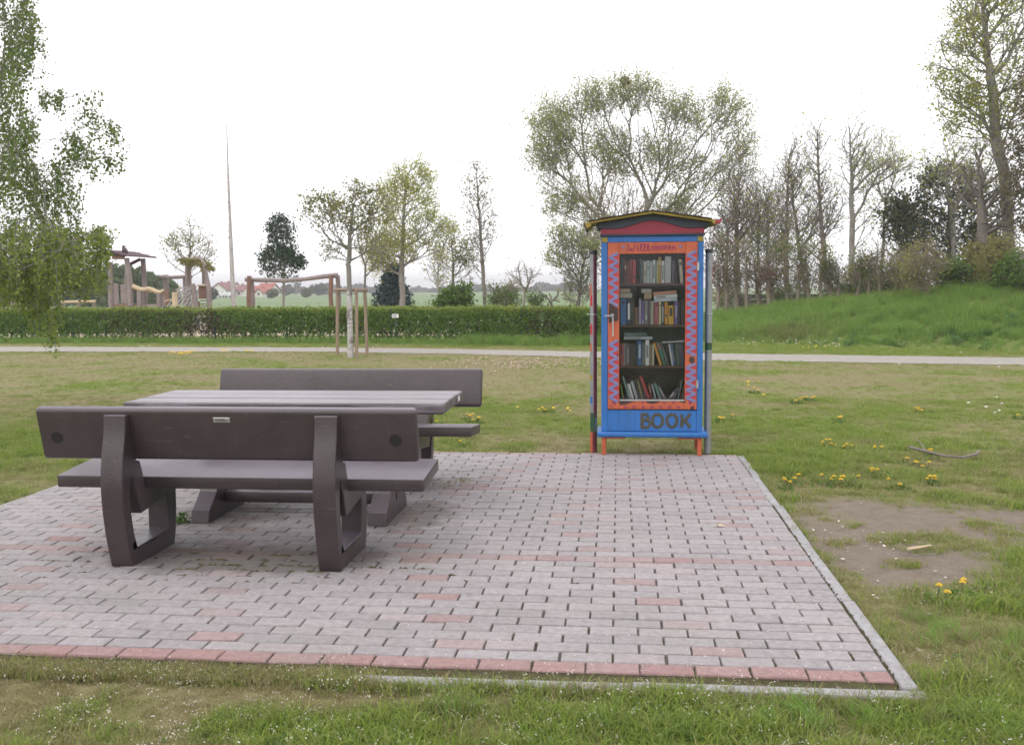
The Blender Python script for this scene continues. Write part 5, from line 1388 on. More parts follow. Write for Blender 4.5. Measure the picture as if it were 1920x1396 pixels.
# dark garden wall behind the hornbeams
wa, wb = at(1385, 560, 31), at(1730, 560, 29.0)
wl = empty('garden_wall', (wa[0], wa[1], 0), 'low dark weathered board wall behind the hornbeam row', 'wall')
d = wb-wa; L = math.hypot(d[0], d[1]); wl.rotation_euler = (0, 0, math.atan2(d[1], d[0]))
MAT['wall_dark'] = plain('dark_board', (.05, .042, .038), .9, .5, 5, .4, stretch=(.4, 2, 4), dirt=(.12, .1, .085), dirt_amt=.5)
for r in range(7):
    x = 0
    while x < L:
        l = random.uniform(1.1, 1.9); m = MB()
        m.bbox((x, random.uniform(-.03, .03), .3+.17*r), (min(L, x+l-.02), .09, .3+.17*r+.155), .01, 1)
        if not (r > 4 and x < L*.45): m.build('board', MAT['wall_dark'], wl)
        x += l
for x in np.arange(0, L, 1.9):
    m = MB(); m.box((x, .092, 0), (x+.1, .19, 1.4 if x > L*.4 else 1.0)); m.build('post', MAT['wall_dark'], wl)

# --- clipped hedge
hd = empty('hedge', (-8, 22.6, 0), 'long clipped green hedge along the far side of the path', 'hedge')
ho = np.array([-8, 22.6, 0])
HX0, HX1, HH, HT = -27.0, -.75, .9, .75
def hedge_pts(n, top=False):
    x = rng.uniform(HX0, HX1, n)
    w_ = HT*(.95+.1*fbm(x*.8, 0, 4)); H_ = HH+.07*(fbm(x*1.3, 3, 9)-.5)+.03*rng.normal(size=n)
    gap = fbm(x*1.6, 5, 14)
    if top:
        q = rng.random(n); z = H_-np.abs(rng.normal(0, .05, n)); yy = q*w_
    else:
        z = H_*rng.random(n)**.8; yy = np.abs(rng.normal(0, .14, n))*np.where(rng.random(n) < .8, 1, 2.5)+.07*(fbm(x*2.3, z*3, 6)-.5)
        low = sstep(.42, .12, z)
        keep = rng.random(n) > 1.0*low*(.02+1.3*(gap-.5)+.3*sstep(-16, -12, x)*sstep(-6, -9, x))
        bare = np.exp(-((x+12.55)/.28)**2)
        keep &= rng.random(n) > .75*bare
        x, yy, z = x[keep], yy[keep], z[keep]
    return np.stack([x, hedge_y(x)+yy, z], 1)
P = hedge_pts(64000); P2 = hedge_pts(15000, True)
kb = np.exp(-((P[:, 0]+12.4)/.5)**2)*.7+np.exp(-((P[:, 0]+2.9)/.5)**2)*.5+.35*(fbm(P[:, 0]*.35, P[:, 2]*.5, 77) > .62)
kb = rng.random(len(P)) < kb*.8
ktop = (~kb) & (rng.random(len(P)) < sstep(.72, .92, P[:, 2])*.8)
for nm, Q, mt in (('foliage', P[~kb & ~ktop], 'leaf_hedge'), ('young_foliage', np.concatenate([P2, P[ktop]]), 'leaf_hedge_top'), ('bronze_foliage', P[kb], 'leaf_hedge_brown')):
    tag(link(nm, leaf_mesh(nm, Q-ho, .062, .65), MAT[mt], hd), kind='stuff')
# inner foliage and stems
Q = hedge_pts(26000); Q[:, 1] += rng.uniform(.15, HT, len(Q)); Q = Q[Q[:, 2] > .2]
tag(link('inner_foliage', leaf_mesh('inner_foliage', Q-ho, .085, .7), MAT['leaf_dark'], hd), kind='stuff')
A, B = [], []
for x in np.arange(HX0, HX1, .17):
    xx = x+random.gauss(0, .05); y = float(hedge_y(xx))+random.uniform(.2, .5)
    for _ in range(3):
        q = (xx+random.gauss(0, .1), y+random.gauss(0, .1), HH*random.uniform(.6, .95)); A.append((xx, y, -.04)); B.append(q)
        for _ in range(2):
            A.append(tuple(np.array((xx, y, 0))*.5+np.array(q)*.5)); B.append((q[0]+random.gauss(0, .15), q[1]+random.gauss(0, .15), q[2]*random.uniform(.5, 1)))
A, B = np.array(A)-ho, np.array(B)-ho
V, F = edge_tubes(A, B, np.full(len(A), .011), np.full(len(A), .005), 4)
tag(link('stems', np_mesh('stems', V, F), MAT['bark'], hd), kind='stuff')
C_ = []
for _ in range(150):                                   # stray shoots above the clipped top
    x = random.uniform(-24, HX1); y = float(hedge_y(x))+random.uniform(0, HT); h = random.uniform(.05, .17); lx = random.gauss(0, .03)
    for q in range(6): C_.append((x+lx*q/5+random.gauss(0, .012), y+random.gauss(0, .012), HH-.02+h*q/5))
tag(link('shoots', leaf_mesh('shoots', np.array(C_)-ho, .05, .6), MAT['leaf_hedge_top'], hd), kind='stuff')
# wire fence standing in the hedge, with dark green posts
wf_ = empty('wire_fence', (-8, 22.4, 0), 'dark green metal fence posts with wire running through the hedge', 'fence')
fo = np.array([-8, 22.4, 0]); posts = []
for x in (8, 112, 176, 249, 390, 530, 735, 983):
    X_ = at(x, 600, 22.9)[0]; y = float(hedge_y(X_))+.1; posts.append((X_, y))
for X_, y in posts:
    m = MB(); m.tube([np.array((X_, y, -.1))-fo, np.array((X_, y, .86))-fo], .03, 8); m.tube([np.array((X_, y, .861))-fo, np.array((X_, y, .875))-fo], [.034, .02], 8)
    m.build('post', MAT['post_green'], wf_, True)
for z in (.15, .5, .78):
    m = MB(); m.tube([np.array((a, b+.15, z))-fo for a, b in posts], .004, 4); m.build('wire', MAT['metal'], wf_)
p = at(741, 592, float(hedge_y(-7))-.14)
t = empty('notice_plate', tuple(p), 'small white notice plate fixed on the hedge fence', 'sign')
m = MB(); m.bbox((-.09, 0, -.05), (.09, .006, .05), .004, 1); m.build('panel', MAT['white'], t)
m = MB()
for k in range(3): m.box((-.07, -.0012, .022-.022*k), (.05-.02*k, -.0004, .03-.022*k))
m.build('print', MAT['black'], t)
m = MB(); m.tube([(0, .01, -.55), (0, .01, .02)], .012, 6); m.build('stake', MAT['post_green'], t)

# --- weeping birch at the left: trunk outside the frame, strands hang into it
BY = 6.2
bx = at(-430, 545, BY)[0]
bl = (bx, BY, -.03)
root = empty('weeping_birch', bl, 'weeping birch whose leafy strands hang in from the left edge', 'tree')
o = np.array(bl)
boxes = [  # photo ranges where strands hang: x0, x1, top, bottom, number, depth spread
 (-60, 55, -160, 60, 62, 1.2), (0, 60, 10, 170, 30, .8), (20, 82, 20, 150, 15, .6), (-60, 45, 90, 260, 56, 1.2), (0, 70, 200, 300, 20, .8), (70, 118, 168, 222, 6, .3), (80, 112, 170, 210, 4, .3), (148, 185, 170, 270, 8, .4), (175, 215, 200, 260, 5, .3), (195, 222, 225, 300, 5, .3), (222, 240, 290, 335, 2, .2), (105, 180, 250, 345, 22, .5), (188, 215, 285, 340, 5, .3),
 (-60, 62, 240, 420, 70, 1.2), (50, 130, 300, 440, 40, .9), (120, 165, 330, 450, 9, .5), (-60, 120, 400, 545, 100, 1.2), (-20, 205, 425, 470, 50, .8), (-60, 200, 440, 560, 60, 1.0), (60, 150, 430, 560, 58, .9), (130, 195, 440, 550, 34, .7), (165, 207, 455, 500, 8, .5), (-60, 60, 470, 585, 66, 1.1), (45, 112, 520, 625, 24, .4), (74, 108, 560, 668, 9, .25), (150, 180, 500, 578, 8, .5), (10, 80, 500, 580, 30, .8)]
starts, LP2 = [], []
SV0, SV1, SR, LP = [], [], [], []
for x0, x1, y0, y1, n, sp in boxes:
    for _ in range(int(n*1.3)):
        Y = BY+random.gauss(0, sp*.5)
        px_ = random.uniform(x0, x1); ya = y0+random.random()**1.3*(y1-y0)*.55; yb = min(y1, ya+(y1-y0)*random.uniform(.35, .75))
        a, c = at(px_, ya, Y), at(px_+random.uniform(-6, 6), yb, Y)
        starts.append(a)
        k = max(3, int((a[2]-c[2])/.1)); q = a.copy(); sway = random.uniform(-.05, .08)
        for j in range(k):
            t_ = (j+1)/k; nq = a+(c-a)*t_+np.array([sway*math.sin(t_*3), random.gauss(0, .01), 0])
            SV0.append(q); SV1.append(nq); SR.append(.0028*(1-t_*.6)+.0008)
            seg = nq-q
            for _l in range(random.choice((7, 9, 11))): (LP2 if y0 >= 400 and random.random() < .75 else LP).append(q+seg*random.random()+rng.normal(0, .026, 3))
            q = nq
starts = np.array(starts)
trunk = np.array([(0, 0, z*1.0) for z in np.linspace(0, 7.5, 26)])*1.0+np.array(bl)+np.stack([.1*np.sin(np.linspace(0, 2, 26)), .05*np.cos(np.linspace(0, 3, 26)), np.zeros(26)], 1)
lift = starts+np.array([-.03, 0, .02])
P, par, cnt = grow(trunk, 8, lift, .3, 3, .5)
rad = .0024+(.045-.0024)*((cnt-1)/cnt[0])**.8; rad[:26] = np.maximum(rad[:26], np.linspace(.15, .03, 26))
i = np.arange(1, len(P)); VV, FF, b = [], [], 0
for s0, s1, r0, r1, k in ((P[par[i]], P[i], np.minimum(rad[par[i]], rad[i]*1.6), rad[i], 5), (np.array(SV0), np.array(SV1), np.array(SR), np.array(SR)*.85, 3)):
    V, F = edge_tubes(s0-o, s1-o, r0, r1, k); VV.append(V); FF.append(F+b); b += len(V)
ob = link('trunk', np_mesh('trunk', np.concatenate(VV), np.concatenate(FF)), MAT['bark_grey'], root)
m = MB(); m.tube([p-o for p in trunk[::3]], list(np.linspace(.17, .05, len(trunk[::3]))), 14); m.build('white_bark', MAT['birch'], root, True)
# paler leaves on the lowest strands, front light painted into their colour; the crown above and behind, out of frame
ex = np.stack([rng.normal(bx+.6, 1.3, 5000), rng.normal(BY+.5, 1.4, 5000), rng.uniform(2.2, 8.5, 5000)], 1)
LP = np.array(LP)
link('crown', leaf_mesh('crown', LP-o, .031, .78, up=(0, 0, -.5)), MAT['leaf_birch'], root)
link('lit_leaves', leaf_mesh('lit_leaves', np.array(LP2)-o, .031, .78, up=(0, 0, -.5)), MAT['leaf_birch_lit'], root)
D = ex-CAM; zz = D@FW; sx = 960+FPX*(D@RT)/zz
ex = ex[sx < -40]
link('crown', leaf_mesh('crown', ex-o, .06, .78, up=(0, 0, -.5)), MAT['leaf_birch'], root)

# ================================================================== PLAYGROUND, HOUSES, FAR LAND
def log(root, pts, r, mat='wood_grey', name='post', n=9):
    o = np.array(root.location)
    m = MB(); m.tube([np.array(p)-o for p in pts], r, n); return m.build(name, MAT[mat], root, True)
def gpt(x, y, Y):
    p = at(x, y, Y); return p
def down(p): q = np.array(p, float).copy(); q[2] = -.1; return q
# swing frame of crooked logs
SY_ = 34.0
b = at(545, 560, SY_); b[2] = 0
sw = empty('swing_frame', tuple(b), 'log frame with sagging top beam on two crooked posts in the playground', 'swing frame')
for px_, top, mt, dy in ((463, 522, 'wood_grey', .5), (467.5, 517, 'wood_brown', 0), (621, 516, 'wood_brown', 0), (626, 516, 'wood_grey', .5)):
    p = at(px_, top, SY_)+np.array([0, dy, 0]); q = down(at(px_+(2 if px_ > 600 else 1), 570, SY_)+np.array([0, dy, 0]))
    mid = (p+q)/2+np.array([-.05 if mt == 'wood_brown' else .03, 0, .2])
    log(sw, [q, mid, p], [.09, .085, .085], mt)
log(sw, [at(x, y, SY_)+np.array([0, .22, 0]) for x, y in ((456, 524), (480, 525), (531, 526), (570, 523), (605, 518), (630, 516))], [.08, .085, .08, .075, .09, .1], 'wood_grey', 'beam')
# roofed tower at the left
TY = 32.0
b = at(215, 575, TY); b[2] = 0
tw = empty('play_tower', tuple(b), 'wooden play tower with slanted roof behind the birch strands', 'play tower')
def P3(x, y, d=0): return at(180+x/8, 450+y/8, TY)+np.array([0, d, 0])
log(tw, [down(P3(520, 1000)), P3(520, 1000), P3(510, 640), P3(480, 420), P3(462, 270)], [.12, .12, .11, .1, .09])
log(tw, [down(P3(225, 1000)), P3(225, 800), P3(215, 330)], [.1, .1, .09])
log(tw, [down(P3(150, 1000, 1.6)), P3(150, 700, 1.6), P3(160, 330, 1.6)], [.1, .1, .09])
log(tw, [down(P3(430, 1000, 1.6)), P3(430, 700, 1.6), P3(400, 260, 1.6)], [.1, .1, .09])
o = np.array(tw.location)
A0, A1, A2 = P3(190, 165, -.3)-o, P3(545, 255, -.3)-o, P3(20, 240, -.3)-o
dv = np.array([0, 2.3, .0])
for nm, pa, pb in (('roof', A0, A1), ('roof', A0+np.array([-.01, 0, 0]), A2)):
    m = MB(); up = np.array([0, 0, .05])
    for k in range(6):
        q0 = pa+(pb-pa)*k/6; q1 = pa+(pb-pa)*((k+1)/6-.015); dz = np.array([0, 0, .012*(k % 2)])
        m.add([q0+dz, q1+dz, q1+dv+dz, q0+dv+dz, q0+up+dz, q1+up+dz, q1+dv+up+dz, q0+dv+up+dz], [(0, 3, 2, 1), (4, 5, 6, 7), (0, 1, 5, 4), (1, 2, 6, 5), (2, 3, 7, 6), (3, 0, 4, 7)])
    m.build(nm, MAT['purple_board'] if 'purple_board' in MAT else MAT.setdefault('purple_board', plain('stained_board', (.1, .06, .075), .8, .3, 6, .3)), tw)
log(tw, [P3(270, 265, -.1), P3(440, 265, -.1)], .06, 'wood_brown', 'beam'); log(tw, [P3(280, 370, 1.0), P3(440, 270, 1.2)], .06, 'purple_board', 'beam')
for k in range(6):
    x0 = 262+k*37; m = MB(); lo, hi = P3(x0, 955+random.uniform(-8, 8))-o, P3(x0+31, 655+random.uniform(-6, 10))-o
    m.bbox((lo[0], -.0+random.uniform(-.01, .01), lo[2]), (hi[0], .04, hi[2]), .006, 1)
    if k != 2: m.build('board', MAT['wood_grey'], tw)
lo, hi = P3(260, 1005)-o, P3(490, 962)-o
m = MB(); m.bbox((lo[0], -.02, lo[2]), (hi[0], 1.7, hi[2]), .01, 1); m.build('floor', MAT['wood_brown'], tw)
# carved bird on the roof
bp_ = P3(385, 200, .3); t = empty('carved_bird', tuple(bp_), 'small carved bird figure perched on the play tower roof', 'carving')
s_ = mpp(TY)/8
m = MB(); m.tube([(26*s_, 0, -8*s_), (10*s_, 0, 25*s_), (-18*s_, 0, 55*s_), (-34*s_, 0, 82*s_), (-36*s_, 0, 105*s_), (-22*s_, 0, 118*s_)], [.03, .085, .11, .06, .05, .055], 8); m.build('body', MAT['purple_board'], t, True)
m = MB(); m.tube([(-22*s_, 0, 116*s_), (14*s_, 0, 92*s_)], [.035, .008], 6); m.build('beak', MAT['purple_board'], t)
# bridge with pale log rail
b = at(280, 575, TY); b[2] = 0
br = empty('log_bridge', tuple(b), 'play bridge with pale wavy log handrail beside the roofed tower', 'play bridge')
log(br, [P3(548, 690), P3(600, 712), P3(660, 738), P3(720, 742), P3(790, 728), P3(850, 745), P3(910, 775), P3(970, 785), P3(1015, 750)], [.085, .08, .085, .08, .08, .08, .08, .08, .06], 'wood_pale', 'handrail')
log(br, [P3(548, 745, .9), P3(640, 770, .9), P3(760, 775, .9)], .06, 'wood_pale', 'handrail')
for x, y in ((648, 760), (945, 790)):
    log(br, [down(P3(x, 1000)), P3(x, y)], .09)
o = np.array(br.location)
for k in range(4):
    lo, hi = P3(685, 995)-o, P3(930, 968)-o
    m = MB(); m.bbox((lo[0], .25*k, lo[2]), (hi[0], .25*k+.22, hi[2]), .01, 1); m.build('board', MAT['wood_grey'], br)
for k in range(4):
    lo, hi = P3(975+k*28, 1000)-o, P3(999+k*28, 755-4*k)-o
    m = MB(); m.bbox((lo[0], .02, lo[2]), (hi[0], .06, hi[2]), .006, 1); m.build('board', MAT['wood_brown' if k > 1 else 'wood_grey'], br)
# beam frame
b = at(300, 575, TY+1.5); b[2] = 0
fr = empty('beam_frame', tuple(b), 'two tall grey posts with crossbeam behind the play bridge', 'play frame')
for x in (768, 1082): log(fr, [down(P3(x+15, 1000, 1.5)), P3(x+12, 800, 1.5), P3(x, 515, 1.5)], .11)
log(fr, [P3(715, 545, 1.3), P3(900, 555, 1.3), P3(1080, 545, 1.3), P3(1215, 545, 1.3)], .065, 'wood_grey', 'beam')
# climbing tower with rope net
b = at(365, 575, TY); b[2] = 0
ct = empty('climbing_tower', tuple(b), 'wooden climbing tower with rope net and leaning posts', 'climbing tower')
log(ct, [down(P3(1240, 1000, .8)), P3(1238, 700, .8), P3(1236, 250, .8)], .1)
log(ct, [down(P3(1560, 1000, -.3)), P3(1530, 800, -.3), P3(1495, 660, -.3)], .1)
log(ct, [down(P3(1715, 1000)), P3(1690, 720), P3(1640, 480), P3(1600, 390)], [.1, .09, .08, .07])
log(ct, [down(P3(1395, 1000, -1.2)), P3(1395, 780, -1.2)], .095, 'wood_pale')
log(ct, [P3(1240, 300, .5), P3(1400, 275, .5), P3(1520, 275, .3), P3(1620, 395, .1)], .07, 'wood_grey', 'beam')
log(ct, [P3(1480, 280, .8), P3(1480, 660, .8)], .06)
o = np.array(ct.location)
for k in range(3):
    lo, hi = P3(1525+k*46, 880)-o, P3(1564+k*46, 690)-o
    m = MB(); m.bbox((lo[0], .1, lo[2]), (hi[0], .14, hi[2]), .006, 1); m.build('board', MAT['wood_brown'], ct)
lo, hi = P3(1515, 690)-o, P3(1670, 664)-o
m = MB(); m.bbox((lo[0], 0, lo[2]), (hi[0], .16, hi[2]), .01, 1); m.build('rail', MAT['wood_pale'], ct)
for y in (900, 950, 985):
    lo, hi = P3(1545, y+18)-o, P3(1670, y)-o
    m = MB(); m.bbox((lo[0], .12, lo[2]), (hi[0], .2, hi[2]), .008, 1); m.build('step', MAT['wood_grey'], ct)
lo, hi = P3(1415, 1010)-o, P3(1500, 920)-o
m = MB(); m.bbox((lo[0], .3, lo[2]), (hi[0], .36, hi[2]), .008, 1); m.build('board', MAT['wood_brown'], ct)
for k in range(6):
    x = 1180+k*58; log(ct, [P3(x-40+k*6, 990, -.4), P3(x, 850, 0), P3(x+20, 710-3*k, .4)], .022, 'rope', 'rope', 5)
for y in (715, 800, 890, 950):
    log(ct, [P3(1130+(1000-y)*.35, y+30, -.2), P3(1300, y, 0), P3(1480, y-18 if y > 720 else y-20, .2)], .022, 'rope', 'rope', 5)
log(ct, [P3(1105, 915, -.4), P3(1175, 880, 0), P3(1210, 690, .3)], .03, 'wood_pale', 'pole', 6)
log(ct, [P3(1400, 790, -1.1), P3(1490, 725, -.3)], .025, 'rope', 'rope', 5); log(ct, [P3(1410, 860, -1.1), P3(1500, 800, -.3)], .025, 'rope', 'rope', 5)
# ivy on the tower top
iv = []
for _ in range(1300):
    t_ = random.random(); x = 1250+390*t_; y = 280+(max(0, t_-.6))**1.2*420
    p = P3(x+random.gauss(0, 14), y+abs(random.gauss(0, 60))*random.random(), random.uniform(-.2, .9)); iv.append(p-o)
link('ivy', leaf_mesh('ivy', np.array(iv), .1, .7), MAT['leaf_olive'], ct)
# further posts of the playground seen between the strands
for k, (x0, x1, yt) in enumerate(((24, 70, 556), (118, 176, 562))):
    b = at(x0, 575, 34); b[2] = 0
    t = empty('low_play_frame', tuple(b), ('low timber frame seen between the birch strands at the far left', 'low timber frame with pale rail just left of the roofed tower')[k], 'play frame')
    for x in (x0, (x0+x1)/2, x1): log(t, [down(at(x, 570, 34)), at(x, yt, 34)], .07)
    log(t, [at(x0-3, yt+4, 33.9), at(x1+3, yt+3, 33.9)], .05, 'wood_pale', 'beam')

# green hill wood beyond the playground and far land
def clump_mass(name, blobs, size, mat, per):
    C_ = []
    for c, r, k in blobs:
        d = unit(rng.normal(size=(k, 3))); d[:, 2] = np.abs(d[:, 2])
        C_.append(np.array(c)+d*np.array(r)*(.75+.35*rng.random((k, 1))))
    P = np.concatenate(C_)
    return leaf_mesh(name, P, size, .8)
MAT['far_green'] = leaf_mat('far_green', [(.06, .1, .025), (.1, .14, .035), (.075, .12, .03)], trans=.2)
MAT['far_grey'] = leaf_mat('far_grey', [(.07, .07, .06), (.1, .095, .085), (.085, .095, .06)], trans=.1)
MAT['far_bush'] = leaf_mat('far_bush', [(.1, .12, .05), (.13, .14, .07), (.09, .1, .05)], trans=.2)
MAT['far_dark'] = leaf_mat('far_dark', [(.035, .055, .035), (.05, .07, .04)], trans=.1)
def far_tree(label, x, ytop, wpx, Y, mat, n=900, name='distant_tree', grp='trees and bushes beyond the field'):
    b = at(x, 550, Y); b[2] = -.1
    t = empty(name, tuple(b), label, 'tree' if 'tree' in name else 'bush', grp)
    H_ = at(x, ytop, Y)[2]+.1; R_ = wpx*mpp(Y)/2
    m = MB(); m.tube([(0, 0, 0), (.02*R_, 0, H_*.5), (0, 0, H_*.85)], [R_*.08, R_*.06, R_*.01], 6); m.build('trunk', MAT['bark'], t)
    d = unit(rng.normal(size=(n, 3))); q = rng.random((n, 1))**.4
    P = d*q*np.array([R_, R_, H_*.5])+np.array([0, 0, H_*.52]); P[:, 2] = np.maximum(P[:, 2], .1)
    P += .12*R_*np.stack([np.sin(P[:, 2]*2.1), np.cos(P[:, 0]*1.7), np.sin(P[:, 0]*2.3)], 1)
    link('crown', leaf_mesh('crown', P, max(.2, 3.2*mpp(Y)), .8), MAT[mat], t)
    return t
bl_ = []
for k, (x, yt, wp, Y) in enumerate(((215, 500, 60, 90), (240, 502, 50, 95), (262, 508, 44, 92), (282, 515, 36, 100), (300, 522, 34, 105), (320, 528, 30, 110), (180, 505, 60, 92), (120, 510, 80, 100), (60, 508, 80, 100), (10, 512, 70, 95), (-50, 508, 90, 100))):
    p = at(x, 550, Y); s = mpp(Y); bl_.append(((p[0], p[1], 0), (wp*s*.55, wp*s*.5, at(x, yt, Y)[2]), 1500))
tag(link('wooded_edge', clump_mass('wooded_edge', bl_, .5, None, 0), MAT['far_green']), kind='stuff')
far_tree('small dark round tree at the left end of the white farmhouse', 398, 540, 22, 150, 'far_dark', 700)
far_tree('pale round bush right of the red-roofed houses', 510, 541, 26, 180, 'far_bush', 700, 'distant_bush')
far_tree('rounded grey-green bush in the middle of the field edge', 574, 540, 24, 190, 'far_bush', 700, 'distant_bush')
far_tree('grey bare-looking tree beyond the field seen through the log frame', 538, 533, 30, 260, 'far_grey', 500)
far_tree('dark far tree just left of the staked maple', 600, 532, 40, 250, 'far_dark', 900)
far_tree('tall thin pale tree far off behind the log frame', 555, 514, 22, 300, 'far_grey', 260)
bl_ = []
for x in np.arange(380, 1110, 9):
    Y = 420+40*math.sin(x*.05); yt = 540+3*math.sin(x*.11)-(5 if 580 < x < 720 else 0)-9*math.exp(-((x-1045)/45)**2)-4*math.exp(-((x-905)/25)**2)+random.uniform(-2, 2)
    p = at(x, 548, Y); s = mpp(Y); bl_.append(((p[0], p[1], -.1), (9*s, 9*s, max(1.2, at(x, yt, Y)[2]+.1)), 210))
tag(link('far_woods', clump_mass('far_woods', bl_, 1.3, None, 0), MAT['far_grey']), kind='stuff')
# pale greenhouse strip / water glint at the field end behind the stump
# houses
MAT['render_white'] = plain('white_render', (.7, .68, .62), .9, .06, 1, 0)
MAT['render_cream'] = plain('cream_render', (.62, .56, .42), .9, .06, 1, 0)
MAT['roof_red'] = plain('red_roof_tile', (.3, .08, .06), .85, .25, 2, .2)
MAT['roof_brown'] = plain('brown_roof_tile', (.2, .08, .08), .85, .25, 2, .2)
MAT['win'] = plain('dark_window', (.06, .07, .08), .25, .2, 3, 0)
HYD = 230.0
def house(label, x0, x1, yt, yb, mat, roof, gable_front, Y=HYD):
    p0, p1 = at(x0, yb, Y), at(x1, yb, Y); W_ = p1[0]-p0[0]; Ht = at(x0, yt, Y)[2]+.1; ev = Ht*.52
    c = ((p0[0]+p1[0])/2, Y, -.1)
    t = empty('house', c, label, 'house', 'houses at the far edge of the field')
    w2 = W_/2; D_ = 7.0
    m = MB()
    if gable_front: m.prism([(-w2, 0), (w2, 0), (w2, ev), (0, Ht-.12), (-w2, ev)], [], 0, D_, 'y')
    else: m.prism([(0, 0), (D_, 0), (D_, ev), (D_/2, Ht-.12), (0, ev)], [], -w2, w2, 'x')
    m.build('wall', MAT[mat], t)
    m = MB(); th = .16
    if gable_front:
        for s in (-1, 1): m.prism([(s*(w2+.35), ev-.2), (0, Ht-.03), (0, Ht+th), (s*(w2+.45), ev-.2+th)], [], -.3, D_+.3, 'y')
    else:
        for a, b_ in ((-.35, D_/2), (D_+.35, D_/2)): m.prism([(a, ev-.2), (b_, Ht-.03), (b_, Ht+th), (a, ev-.2+th)], [], -w2-.3, w2+.3, 'x')
    rf = m.build('roof', MAT[roof], t)
    m = MB(); cz = Ht
    m.box((-w2*.3-.2, D_*.5-.25, cz-.6), (-w2*.3+.2, D_*.5+.25, cz+.45)); m.build('chimney', MAT['roof_brown'], rf)
    nw = max(1, int(W_/1.7))
    for k in range(nw):
        xx = -w2+W_*(k+.5)/nw
        for z in ((.35*ev,) if Ht < 3.4 else (.25*ev, .7*ev)):
            m = MB(); m.box((xx-.28, -.035, z), (xx+.28, .02, z+.6)); m.build('window', MAT['win'], t)
    return t
house('white house with brown-red roof and front gable, leftmost at the field edge', 396, 424, 531, 552, 'render_white', 'roof_brown', True)
house('long dark red roofed house just left of the birch pole', 412, 434, 530, 549, 'render_cream', 'roof_brown', False, 244)
house('cream house right beside the birch pole', 440, 456, 535, 551, 'render_white', 'roof_brown', False, 236)
house('pinkish house behind the left swing post', 455, 482, 537, 551, 'render_cream', 'roof_red', False, 246)
house('bright red roofed house with white gable inside the log frame', 482, 506, 532, 552, 'render_white', 'roof_red', False, 228)
house('low white house with front gable under the red roof', 479, 491, 541, 553, 'render_white', 'roof_red', True, 222)
for k, (x0, x1) in enumerate(((413, 423), (425, 436))):
    p0, p1 = at(x0, 556.5, 205), at(x1, 553.5, 205); c = (p0+p1)/2
    t = empty('white_van', (c[0], 205, -.1), ('left white van parked at the field edge in front of the white house', 'right white van parked at the field edge beside the birch pole')[k], 'van', 'white vans at the field edge')
    w_ = (p1[0]-p0[0])/2; m = MB(); m.prism([(-w_, .2), (w_, .2), (w_, .75), (w_*.72, .8), (w_*.5, 1.15), (-w_*.95, 1.15), (-w_, .7)], [], -.8, .8, 'y'); m.build('body', MAT['white'], t)
    for q in (-.6, .6):
        m = MB(); m.tube([(q*w_, -.83, .25), (q*w_, -.6, .25)], .22, 10); m.build('wheel', MAT['black'], t)
# ------------------------------------------------------------------ small things on the ground
def dandelion(x, y, n, label, puff=False, rad=.07, sc=1.0):
    z = float(lawn_z(np.array([x]), np.array([y]))[0])
    t = empty('dandelion', (x, y, z), label, 'dandelion', 'dandelions in the lawn')
    C_ = rng.normal(0, rad*.7, (16, 3))*np.array([1, 1, 0])+np.array([0, 0, .008]); C_[:, 2] += rng.random(16)*.02
    link('leaves', leaf_mesh('leaves', C_, .055*sc, .35), MAT['leaf_green'], t)
    for k in range(n):
        a = random.uniform(0, 6.28); r = rad*math.sqrt(random.random())*1.3; hx_, hy_, hz_ = r*math.cos(a), r*math.sin(a), random.uniform(.035, .075)
        m = MB(); m.tube([(hx_*.4, hy_*.4, 0), (hx_, hy_, hz_)], .003, 4)
        f = m.build('stalk', MAT['stem'], t)
        m = MB(); R_ = random.uniform(.012, .018)*sc
        for layer, (rr, zz, kk) in enumerate(((1, 0, 11), (.7, .005, 9), (.35, .009, 6))):
            for q in range(kk):
                b_ = q*6.283/kk+layer; c0, s0 = math.cos(b_), math.sin(b_)
                m.add([(hx_+c0*R_*rr*.1, hy_+s0*R_*rr*.1, hz_+zz), (hx_+R_*rr*math.cos(b_-.28), hy_+R_*rr*math.sin(b_-.28), hz_+zz+.004), (hx_+R_*rr*1.1*c0, hy_+R_*rr*1.1*s0, hz_+zz+.002), (hx_+R_*rr*math.cos(b_+.28), hy_+R_*rr*math.sin(b_+.28), hz_+zz+.004)], [(0, 1, 2, 3)])
        m.build('flower', MAT['puff' if puff else 'dandelion'], f, fix=False)
DL = sorted([(1553, 833, 4), (1572, 836, 3), (1583, 834, 2), (1638, 839, 3), (1740, 847, 3), (1699, 861, 1), (1732, 871, 4), (1651, 884, 3), (1745, 899, 4), (1477, 907, 3), (1488, 896, 2), (1544, 900, 2), (1560, 895, 2), (1588, 900, 2), (1687, 908, 2), (1573, 890, 1),
      (1413, 730, 2), (1366, 784, 3), (1350, 785, 2), (1488, 751, 2), (1519, 747, 5), (1579, 785, 2), (1729, 765, 4), (1913, 777, 2), (873, 782, 4), (888, 786, 3), (862, 829, 2), (818, 792, 1), (1028, 768, 2), (1757, 1115, 2), (1805, 1107, 1), (1846, 1091, 1)])
for k, (x, y, n_) in enumerate(DL):
    p = onz(x, y+4)
    d_ = ORD[k] if k < 20 else ORD[k-20] and ('twenty-'+ORD[k-20] if k < 29 else {29: 'thirtieth', 30: 'thirty-first', 31: 'thirty-second'}[k])
    d_ = 'twentieth' if k == 19 else d_
    dandelion(p[0], p[1], n_, 'yellow dandelion clump, %s from the left among the yellow clumps nearer than the path' % d_, sc=1.0 if p[1] < 6 else 1.25)
